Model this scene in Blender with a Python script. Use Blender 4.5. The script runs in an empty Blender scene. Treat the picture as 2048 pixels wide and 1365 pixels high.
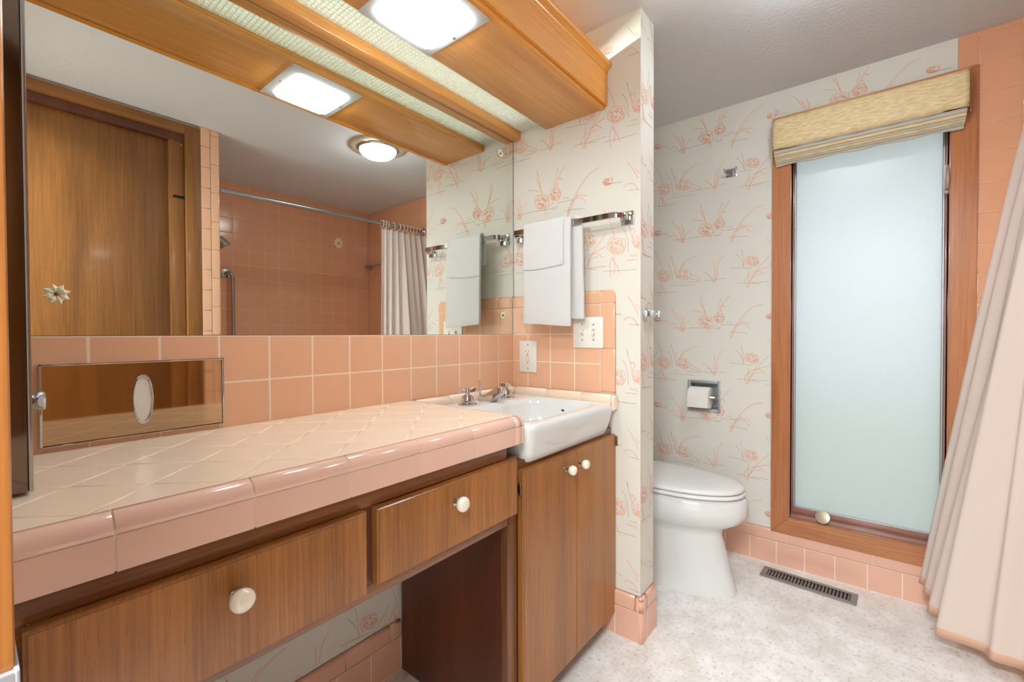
import bpy, bmesh, math, random
from mathutils import Vector, Matrix
random.seed(7)
S = bpy.context.scene
COL = S.collection
PI = math.pi
# ------------------------------------------------------------------ room measures (metres)
XP, TP, DP = 1.4585, 0.117, 0.560      # partition: left face, thickness, front end
XW, HC = 2.361, 2.180                  # window wall, ceiling
YO, YB = -1.610, -2.440                # front wall (door side), tub back wall
XE = 0.900                             # near end wall of the tub alcove
ZC = 0.857                             # countertop
T = 0.1095                             # small tile pitch
F = -0.472                             # vanity front plane

# ------------------------------------------------------------------ materials
def lin(c):
    return tuple(((v/255)/12.92 if v/255 <= .04045 else ((v/255+.055)/1.055)**2.4) for v in c) + (1,)
def new_mat(name):
    m = bpy.data.materials.new(name); m.use_nodes = True
    nt = m.node_tree; nt.nodes.clear()
    out = nt.nodes.new('ShaderNodeOutputMaterial')
    return m, nt, out
def N(nt, typ, **kw):
    n = nt.nodes.new(typ)
    for k, v in kw.items():
        if k in n.inputs: n.inputs[k].default_value = v
        else: setattr(n, k, v)
    return n
def simple(name, rgb, rough=.5, metal=0, spec=.5, coat=0, bump=0, bscale=60, vary=0, vscale=3, sheen=0, trans=0):
    m, nt, out = new_mat(name)
    b = N(nt, 'ShaderNodeBsdfPrincipled'); L = nt.links.new
    b.inputs['Base Color'].default_value = lin(rgb)
    b.inputs['Roughness'].default_value = rough; b.inputs['Metallic'].default_value = metal
    b.inputs['Specular IOR Level'].default_value = spec; b.inputs['Coat Weight'].default_value = coat
    b.inputs['Coat Roughness'].default_value = .08
    b.inputs['Sheen Weight'].default_value = sheen
    tc = N(nt, 'ShaderNodeTexCoord')
    if vary:
        nz = N(nt, 'ShaderNodeTexNoise', Scale=vscale, Detail=4.0); L(tc.outputs['Object'], nz.inputs['Vector'])
        hs = N(nt, 'ShaderNodeHueSaturation'); hs.inputs['Color'].default_value = lin(rgb)
        mr = N(nt, 'ShaderNodeMapRange'); L(nz.outputs['Fac'], mr.inputs['Value'])
        mr.inputs['To Min'].default_value = 1-vary; mr.inputs['To Max'].default_value = 1+vary
        L(mr.outputs['Result'], hs.inputs['Value']); L(hs.outputs['Color'], b.inputs['Base Color'])
    if bump:
        nz = N(nt, 'ShaderNodeTexNoise', Scale=bscale, Detail=3.0); L(tc.outputs['Object'], nz.inputs['Vector'])
        bp = N(nt, 'ShaderNodeBump', Strength=bump, Distance=.01); L(nz.outputs['Fac'], bp.inputs['Height'])
        L(bp.outputs['Normal'], b.inputs['Normal'])
    if trans:
        t = N(nt, 'ShaderNodeBsdfTranslucent'); t.inputs['Color'].default_value = lin(rgb)
        mx = N(nt, 'ShaderNodeMixShader', Fac=trans); L(b.outputs[0], mx.inputs[1]); L(t.outputs[0], mx.inputs[2])
        L(mx.outputs[0], out.inputs['Surface'])
    else:
        L(b.outputs[0], out.inputs['Surface'])
    return m
def emit(name, rgb, strength, mixdiff=0):
    m, nt, out = new_mat(name)
    e = N(nt, 'ShaderNodeEmission', Strength=strength); e.inputs['Color'].default_value = lin(rgb)
    nt.links.new(e.outputs[0], out.inputs['Surface'])
    return m
def wood(name, dark, light, axis='Z', rough=.35, coat=.25, grain=55, flecks=.25):
    """straight-grained veneer; grain runs along the given axis"""
    m, nt, out = new_mat(name); L = nt.links.new
    b = N(nt, 'ShaderNodeBsdfPrincipled', Roughness=rough)
    b.inputs['Coat Weight'].default_value = coat; b.inputs['Coat Roughness'].default_value = .12
    tc = N(nt, 'ShaderNodeTexCoord')
    def mp(long, cross):
        sc = [cross]*3; sc['XYZ'.index(axis)] = long
        q = N(nt, 'ShaderNodeMapping'); q.inputs['Scale'].default_value = sc
        L(tc.outputs['Object'], q.inputs['Vector']); return q
    broad = N(nt, 'ShaderNodeTexNoise', Scale=1.0, Detail=3.0, Distortion=.6); L(mp(.9, 9).outputs[0], broad.inputs['Vector'])
    fine = N(nt, 'ShaderNodeTexNoise', Scale=1.0, Detail=5.0, Roughness=.65); L(mp(4, grain*4).outputs[0], fine.inputs['Vector'])
    pores = N(nt, 'ShaderNodeTexNoise', Scale=1.0, Detail=2.0); L(mp(26, 520).outputs[0], pores.inputs['Vector'])
    add = N(nt, 'ShaderNodeMath', operation='MULTIPLY_ADD'); add.inputs[1].default_value = .55
    L(fine.outputs['Fac'], add.inputs[0]); 
    half = N(nt, 'ShaderNodeMath', operation='MULTIPLY'); half.inputs[1].default_value = .5; L(broad.outputs['Fac'], half.inputs[0])
    L(half.outputs[0], add.inputs[2])
    cr = N(nt, 'ShaderNodeValToRGB'); cr.color_ramp.elements[0].position = .36; cr.color_ramp.elements[1].position = .66
    cr.color_ramp.elements[0].color = lin(dark); cr.color_ramp.elements[1].color = lin(light)
    L(add.outputs[0], cr.inputs['Fac'])
    pr = N(nt, 'ShaderNodeValToRGB'); pr.color_ramp.elements[0].position = .28; pr.color_ramp.elements[1].position = .42
    pr.color_ramp.elements[0].color = (1-flecks,)*3+(1,); pr.color_ramp.elements[1].color = (1, 1, 1, 1)
    L(pores.outputs['Fac'], pr.inputs['Fac'])
    mx = N(nt, 'ShaderNodeMix', data_type='RGBA', blend_type='MULTIPLY'); mx.inputs['Factor'].default_value = 1
    L(cr.outputs['Color'], mx.inputs[6]); L(pr.outputs['Color'], mx.inputs[7])
    L(mx.outputs[2], b.inputs['Base Color'])
    bp = N(nt, 'ShaderNodeBump', Strength=.06, Distance=.004); L(fine.outputs['Fac'], bp.inputs['Height']); L(bp.outputs[0], b.inputs['Normal'])
    L(b.outputs[0], out.inputs['Surface']); return m

M = {}
M['paper'] = simple('ivory_wallpaper', (222, 220, 211), rough=.62, spec=.3, vary=.025, vscale=5)
M['ink'] = simple('pink_ink', (232, 168, 140), rough=.6)
M['ink2'] = simple('brown_ink', (170, 142, 118), rough=.6)
M['paint'] = simple('white_ceiling_paint', (211, 211, 212), rough=.75, bump=.16, bscale=85)
M['hallpaint'] = simple('warm_hall_paint', (230, 226, 220), rough=.8)
M['tile'] = simple('peach_glazed_tile', (228, 180, 148), rough=.16, spec=.5, vary=.05, vscale=9, bump=.02, bscale=25)
M['tubtile'] = simple('salmon_glazed_tile', (222, 164, 128), rough=.14, spec=.5, vary=.06, vscale=7, bump=.02, bscale=25)
M['toptile'] = simple('toplit_peach_glazed_tile', (246, 226, 202), rough=.15, spec=.55, vary=.03, vscale=12, bump=.03, bscale=14)  # peach tile made paler: louver reflection and top light put into the colour
M['nosetile'] = simple('pink_glazed_tile', (230, 192, 174), rough=.14, spec=.55, vary=.05, vscale=9, bump=.02, bscale=20)
M['basetile'] = simple('salmon_base_tile', (226, 178, 155), rough=.15, vary=.06, vscale=8)
M['grout'] = simple('pale_grout', (240, 220, 200), rough=.8)
M['grout2'] = simple('pink_grey_grout', (220, 180, 155), rough=.85)
M['wood_v'] = wood('brown_veneer_upright_grain', (127, 77, 31), (177, 117, 57), 'Z')
M['wood_h'] = wood('brown_veneer_level_grain', (100, 60, 30), (150, 98, 56), 'X')
M['wood_frame'] = wood('dark_brown_face_frame', (88, 50, 26), (128, 78, 42), 'Z')
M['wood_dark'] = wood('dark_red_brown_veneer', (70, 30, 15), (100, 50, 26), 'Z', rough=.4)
M['wood_door'] = wood('golden_brown_door_veneer', (100, 62, 25), (144, 94, 43), 'Z', rough=.42, coat=.1)
M['wood_doorh'] = wood('golden_brown_head_casing', (118, 74, 30), (156, 102, 48), 'X', rough=.35)
M['honey'] = wood('honey_pine_level_grain', (192, 128, 60), (222, 160, 86), 'X', rough=.3, grain=30, flecks=.1)
M['honey_front'] = wood('honey_pine_fascia', (206, 132, 50), (232, 162, 72), 'X', rough=.3, grain=30, flecks=.1)
M['casing'] = wood('orange_brown_window_casing', (156, 92, 50), (194, 124, 74), 'Z', rough=.3, grain=30, flecks=.15)
M['casing_h'] = wood('orange_brown_window_casing_level', (158, 96, 54), (194, 130, 82), 'Y', rough=.3, grain=30, flecks=.15)
M['stop'] = simple('purple_brown_sash_wood', (158, 112, 98), rough=.22, coat=.3)
M['jamb'] = wood('orange_door_jamb', (158, 98, 48), (188, 124, 66), 'Z', rough=.3, flecks=.1)
M['chrome'] = simple('polished_chrome', (205, 207, 210), rough=.06, metal=1)
M['chrome_soft'] = simple('worn_chrome', (176, 176, 178), rough=.22, metal=1)
M['steel'] = simple('brushed_grey_steel', (168, 171, 176), rough=.45, metal=.55)
M['smoke'] = simple('dark_polished_steel', (122, 108, 96), rough=.10, metal=1, bump=.02, bscale=8)
M['mirror'] = simple('silvered_glass', (232, 236, 230), rough=.0, metal=1)
M['plate'] = simple('mirror_polished_steel', (190, 168, 142), rough=.045, metal=1)
M['porcelain'] = simple('white_porcelain', (220, 223, 221), rough=.08, spec=.6, coat=.3)
M['plastic'] = simple('white_plastic', (236, 235, 228), rough=.3)
M['seatplastic'] = simple('white_seat_plastic', (230, 230, 228), rough=.22)
M['knob'] = simple('cream_ceramic', (240, 233, 216), rough=.1, coat=.4)
M['dark'] = simple('black_gap', (14, 12, 11), rough=.8)
M['brass'] = simple('aged_brass', (120, 98, 70), rough=.35, metal=1)
M['towel'] = simple('white_terry_cloth', (228, 229, 228), rough=.95, bump=.5, bscale=420, sheen=.3)
M['paperroll'] = simple('white_tissue_paper', (236, 232, 226), rough=.9, bump=.1, bscale=150)
M['curtain'] = simple('cream_pink_curtain_cloth', (249, 240, 233), rough=.75, trans=.5)
M['ring'] = simple('pale_plastic_ring', (232, 214, 200), rough=.3)
M['ventm'] = simple('grey_painted_steel', (140, 136, 132), rough=.4, metal=.15)
M['acrylic'] = simple('clear_flower_acrylic', (244, 242, 214), rough=.3)
M['bronze'] = simple('pale_bronze', (192, 178, 154), rough=.34, metal=.5)
M['metal_sash'] = simple('grey_aluminium', (196, 190, 188), rough=.4, metal=.5)
M['glow'] = emit('lit_glass', (244, 249, 255), 36.0)
M['glowrim'] = simple('frosted_white_glass', (236, 241, 243), rough=.25, trans=.5)
M['tube'] = emit('fluorescent_tube', (240, 252, 243), 235.0)
M['dome'] = emit('lit_dome_glass', (240, 248, 255), 46.0)
M['lattice'] = simple('pale_green_plastic_louver', (248, 249, 246), rough=.45, trans=.6)
M['diffuser'] = simple('white_acrylic_sheet', (250, 251, 248), rough=.4, trans=.85)
M['hem'] = simple('peach_curtain_hem', (240, 204, 178), rough=.75, trans=.3)
M['blocker'] = simple('blocker_paint', (170, 160, 145), rough=.8)
M['lock'] = simple('dull_bronze', (150, 132, 122), rough=.4, metal=.5)
M['lawn'] = simple('lawn_green', (182, 190, 160), rough=.9, vary=.2, vscale=2)
M['hedge'] = simple('hedge_green', (70, 98, 60), rough=.9, vary=.3, vscale=4)

def floor_mat():
    m, nt, out = new_mat('mottled_white_vinyl'); L = nt.links.new
    b = N(nt, 'ShaderNodeBsdfPrincipled', Roughness=.42); tc = N(nt, 'ShaderNodeTexCoord')
    n1 = N(nt, 'ShaderNodeTexNoise', Scale=9.0, Detail=8.0, Roughness=.68); L(tc.outputs['Object'], n1.inputs['Vector'])
    n2 = N(nt, 'ShaderNodeTexNoise', Scale=75.0, Detail=6.0, Roughness=.7); L(tc.outputs['Object'], n2.inputs['Vector'])
    cr = N(nt, 'ShaderNodeValToRGB'); e = cr.color_ramp.elements
    e[0].position = .36; e[0].color = lin((224, 220, 213)); e[1].position = .62; e[1].color = lin((247, 246, 244))
    c2 = N(nt, 'ShaderNodeValToRGB'); e = c2.color_ramp.elements
    e[0].position = .30; e[0].color = lin((188, 182, 173)); e[1].position = .46; e[1].color = (1, 1, 1, 1)
    L(n1.outputs['Fac'], cr.inputs['Fac']); L(n2.outputs['Fac'], c2.inputs['Fac'])
    mx = N(nt, 'ShaderNodeMix', data_type='RGBA', blend_type='MULTIPLY'); mx.inputs['Factor'].default_value = .9
    L(cr.outputs[0], mx.inputs[6]); L(c2.outputs[0], mx.inputs[7]); L(mx.outputs[2], b.inputs['Base Color'])
    L(b.outputs[0], out.inputs['Surface']); return m
M['floor'] = floor_mat()
def shade_mat():
    m, nt, out = new_mat('woven_straw_cloth'); L = nt.links.new
    b = N(nt, 'ShaderNodeBsdfPrincipled', Roughness=.6); tc = N(nt, 'ShaderNodeTexCoord')
    mp = N(nt, 'ShaderNodeMapping'); mp.inputs['Scale'].default_value = (30, 30, 150); L(tc.outputs['Object'], mp.inputs['Vector'])
    n = N(nt, 'ShaderNodeTexNoise', Scale=1.0, Detail=3.0); L(mp.outputs[0], n.inputs['Vector'])
    cr = N(nt, 'ShaderNodeValToRGB'); e = cr.color_ramp.elements
    e[0].position = .35; e[0].color = lin((222, 196, 142)); e[1].position = .68; e[1].color = lin((246, 228, 184))
    L(n.outputs['Fac'], cr.inputs['Fac']); L(cr.outputs[0], b.inputs['Base Color'])
    bp = N(nt, 'ShaderNodeBump', Strength=.4, Distance=.004); L(n.outputs['Fac'], bp.inputs['Height']); L(bp.outputs[0], b.inputs['Normal'])
    t = N(nt, 'ShaderNodeBsdfTranslucent'); L(cr.outputs[0], t.inputs['Color'])
    mx = N(nt, 'ShaderNodeMixShader', Fac=.15); L(b.outputs[0], mx.inputs[1]); L(t.outputs[0], mx.inputs[2])
    L(mx.outputs[0], out.inputs['Surface']); return m
M['shade'] = shade_mat()
M['shade_back'] = simple('grey_lining_cloth', (206, 200, 186), rough=.7, trans=.2)
def frost_mat():
    m, nt, out = new_mat('frosted_window_glass'); L = nt.links.new
    tc = N(nt, 'ShaderNodeTexCoord')
    n = N(nt, 'ShaderNodeTexNoise', Scale=260.0, Detail=2.0); L(tc.outputs['Object'], n.inputs['Vector'])
    bp = N(nt, 'ShaderNodeBump', Strength=.25, Distance=.002); L(n.outputs['Fac'], bp.inputs['Height'])
    t = N(nt, 'ShaderNodeBsdfTranslucent'); t.inputs['Color'].default_value = (.90, .915, .925, 1); L(bp.outputs[0], t.inputs['Normal'])
    r = N(nt, 'ShaderNodeBsdfRefraction', Roughness=.55, IOR=1.3); r.inputs['Color'].default_value = (.90, .915, .925, 1); L(bp.outputs[0], r.inputs['Normal'])
    g = N(nt, 'ShaderNodeBsdfGlossy', Roughness=.3); L(bp.outputs[0], g.inputs['Normal'])
    a = N(nt, 'ShaderNodeMixShader', Fac=.5); L(t.outputs[0], a.inputs[1]); L(r.outputs[0], a.inputs[2])
    c = N(nt, 'ShaderNodeMixShader', Fac=.06); L(a.outputs[0], c.inputs[1]); L(g.outputs[0], c.inputs[2])
    L(c.outputs[0], out.inputs['Surface']); return m
M['frost'] = frost_mat()

# ------------------------------------------------------------------ object helpers
def bm_new(): return bmesh.new()
def thing(name, label, cat, loc=(0, 0, 0), group=None):
    o = bpy.data.objects.new(name, None); o.empty_display_size = .05
    COL.objects.link(o); o.location = loc; tag(o, label, cat, group); return o
def tag(o, label=None, cat=None, group=None):
    if label: o['label'] = label
    if cat: o['category'] = cat
    if group: o['group'] = group
    return o
def origin(o):
    p = Vector((0, 0, 0))
    while o: p += o.location; o = o.parent
    return p
def obj(name, bm, mats, parent=None, smooth=40, sub=0, loc=None, solid=0, bev=0):
    """bmesh in world coordinates -> one linked mesh object"""
    bmesh.ops.remove_doubles(bm, verts=bm.verts, dist=1e-6)
    base = origin(parent) if parent else Vector(loc or (0, 0, 0))
    if base.length: bmesh.ops.translate(bm, verts=bm.verts, vec=-base)
    me = bpy.data.meshes.new(name); bm.to_mesh(me); bm.free()
    for m in (mats if isinstance(mats, (list, tuple)) else [mats]): me.materials.append(m)
    if smooth:
        me.shade_smooth(); me.set_sharp_from_angle(angle=math.radians(smooth))
    o = bpy.data.objects.new(name, me); COL.objects.link(o)
    if parent: o.parent = parent
    else: o.location = base
    if any(m.name.endswith(('tile',)) for m in me.materials):
        q = o.modifiers.new('normals', 'WEIGHTED_NORMAL'); q.weight = 100; q.keep_sharp = False
    if solid:
        q = o.modifiers.new('solid', 'SOLIDIFY'); q.thickness = solid; q.offset = 0
    if bev:
        q = o.modifiers.new('bevel', 'BEVEL'); q.width = bev; q.segments = 2; q.limit_method = 'ANGLE'
    if sub:
        q = o.modifiers.new('sub', 'SUBSURF'); q.levels = sub; q.render_levels = sub
    return o
def struct(o): o['kind'] = 'structure'; return o
def box(bm, a, b, mat=0):
    (x0, y0, z0), (x1, y1, z1) = [sorted(p) for p in ((0, 0, 0), (0, 0, 0))], [0, 0, 0]
    return bm
def box(bm, a, b, mat=0, bev=0):
    lo = [min(a[i], b[i]) for i in range(3)]; hi = [max(a[i], b[i]) for i in range(3)]
    vs = [bm.verts.new((x, y, z)) for x in (lo[0], hi[0]) for y in (lo[1], hi[1]) for z in (lo[2], hi[2])]
    fs = []
    for f in ((0, 1, 3, 2), (4, 6, 7, 5), (0, 4, 5, 1), (2, 3, 7, 6), (0, 2, 6, 4), (1, 5, 7, 3)):
        q = bm.faces.new([vs[i] for i in f]); q.material_index = mat; fs.append(q)
    if bev:
        es = {e for f in fs for e in f.edges}
        r = bmesh.ops.bevel(bm, geom=list(es), offset=bev, segments=2, profile=.5, affect='EDGES')
        for f in r['faces']: f.material_index = mat
    return fs
def bx(a, b, bev=0):
    bm = bm_new(); box(bm, a, b, 0, bev); return bm
def frame_axes(n):
    n = Vector(n).normalized(); a = Vector((0, 0, 1)) if abs(n.z) < .9 else Vector((1, 0, 0))
    u = a.cross(n).normalized(); return u, n.cross(u), n
def loft(bm, rings, cap0=True, cap1=True, closed=True, mat=0):
    vr = [[bm.verts.new(p) for p in r] for r in rings]
    n = len(vr[0])
    for a, b in zip(vr, vr[1:]):
        for i in range(n if closed else n-1):
            j = (i+1) % n
            q = bm.faces.new((a[i], a[j], b[j], b[i])); q.material_index = mat
    if cap0: bm.faces.new(vr[0][::-1]).material_index = mat
    if cap1: bm.faces.new(vr[-1]).material_index = mat
    return vr
def lathe(bm, c, axis, prof, seg=20, mat=0):
    """prof = [(radius, along)]"""
    u, v, n = frame_axes(axis); c = Vector(c)
    rings = [[c+n*h+(u*math.cos(2*PI*i/seg)+v*math.sin(2*PI*i/seg))*max(r, 1e-5) for i in range(seg)] for r, h in prof]
    loft(bm, rings, mat=mat)
def tube(bm, pts, r, seg=12, mat=0):
    pts = [Vector(p) for p in pts]; rings = []
    t0 = (pts[1]-pts[0]).normalized(); u, v, _ = frame_axes(t0)
    for i, p in enumerate(pts):
        t = (pts[min(i+1, len(pts)-1)]-pts[max(i-1, 0)]).normalized()
        u = (u-t*u.dot(t)).normalized(); v = t.cross(u)
        rr = r[i] if isinstance(r, (list, tuple)) else r
        rings.append([p+(u*math.cos(2*PI*k/seg)+v*math.sin(2*PI*k/seg))*rr for k in range(seg)])
    loft(bm, rings, mat=mat)
def strip(bm, pts, w, h, up, mat=0):
    """flat bar swept along pts: w across, h along 'up'"""
    pts = [Vector(p) for p in pts]; up = Vector(up).normalized(); rings = []
    for i, p in enumerate(pts):
        t = (pts[min(i+1, len(pts)-1)]-pts[max(i-1, 0)]).normalized()
        s = t.cross(up).normalized()*w/2; q = up*h/2
        rings.append([p-s-q, p+s-q, p+s+q, p-s+q])
    loft(bm, rings, mat=mat)
def tile_poly(bm, pts, nrm, h, b, mat=0, base=0):
    """one glazed tile: polygon pts (counter-clockwise about nrm), height h, rounded edge b"""
    nrm = Vector(nrm); pts = [Vector(p) for p in pts]; n = len(pts)
    def inset(d):
        r = []
        for i in range(n):
            e0 = (pts[i]-pts[i-1]).normalized(); e1 = (pts[(i+1) % n]-pts[i]).normalized()
            n0 = nrm.cross(e0); n1 = nrm.cross(e1)
            k = 1+n0.dot(n1)
            r.append(pts[i]+(n0+n1)*(d/max(k, .2)))
        return r
    rings = [[p+nrm*base for p in inset(0)], [p+nrm*(h-b) for p in inset(0)], [p+nrm*(h-b*.35) for p in inset(b*.4)], [p+nrm*h for p in inset(b*1.4)]]
    loft(bm, rings, cap0=False, mat=mat)
def tile_grid(bm, O, U, V, us, vs, gap=.0022, h=.006, b=.0022, skip=None, tmat=0, gmat=1, ground=True):
    O, U, V = Vector(O), Vector(U), Vector(V); nrm = U.cross(V)
    if ground:
        hh = h-.0007
        q = bm.faces.new([bm.verts.new(O+U*a+V*c+nrm*hh) for a, c in ((us[0], vs[0]), (us[-1], vs[0]), (us[-1], vs[-1]), (us[0], vs[-1]))]); q.material_index = gmat
    for i in range(len(us)-1):
        for j in range(len(vs)-1):
            if skip and skip(us[i], us[i+1], vs[j], vs[j+1]): continue
            g = gap/2; a0, a1, c0, c1 = us[i]+g, us[i+1]-g, vs[j]+g, vs[j+1]-g
            if a1-a0 < .004 or c1-c0 < .004: continue
            tile_poly(bm, [O+U*a0+V*c0, O+U*a1+V*c0, O+U*a1+V*c1, O+U*a0+V*c1], nrm, h, b, tmat)
def rng(a, b, s, start=None):
    """grid lines from a to b through 'start' with pitch s"""
    start = a if start is None else start
    k = math.ceil((a-start)/s+1e-6); r = [a]; x = start+k*s
    while x < b-1e-4:
        if x-r[-1] > .003: r.append(x)
        x += s
    r.append(b); return r

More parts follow.
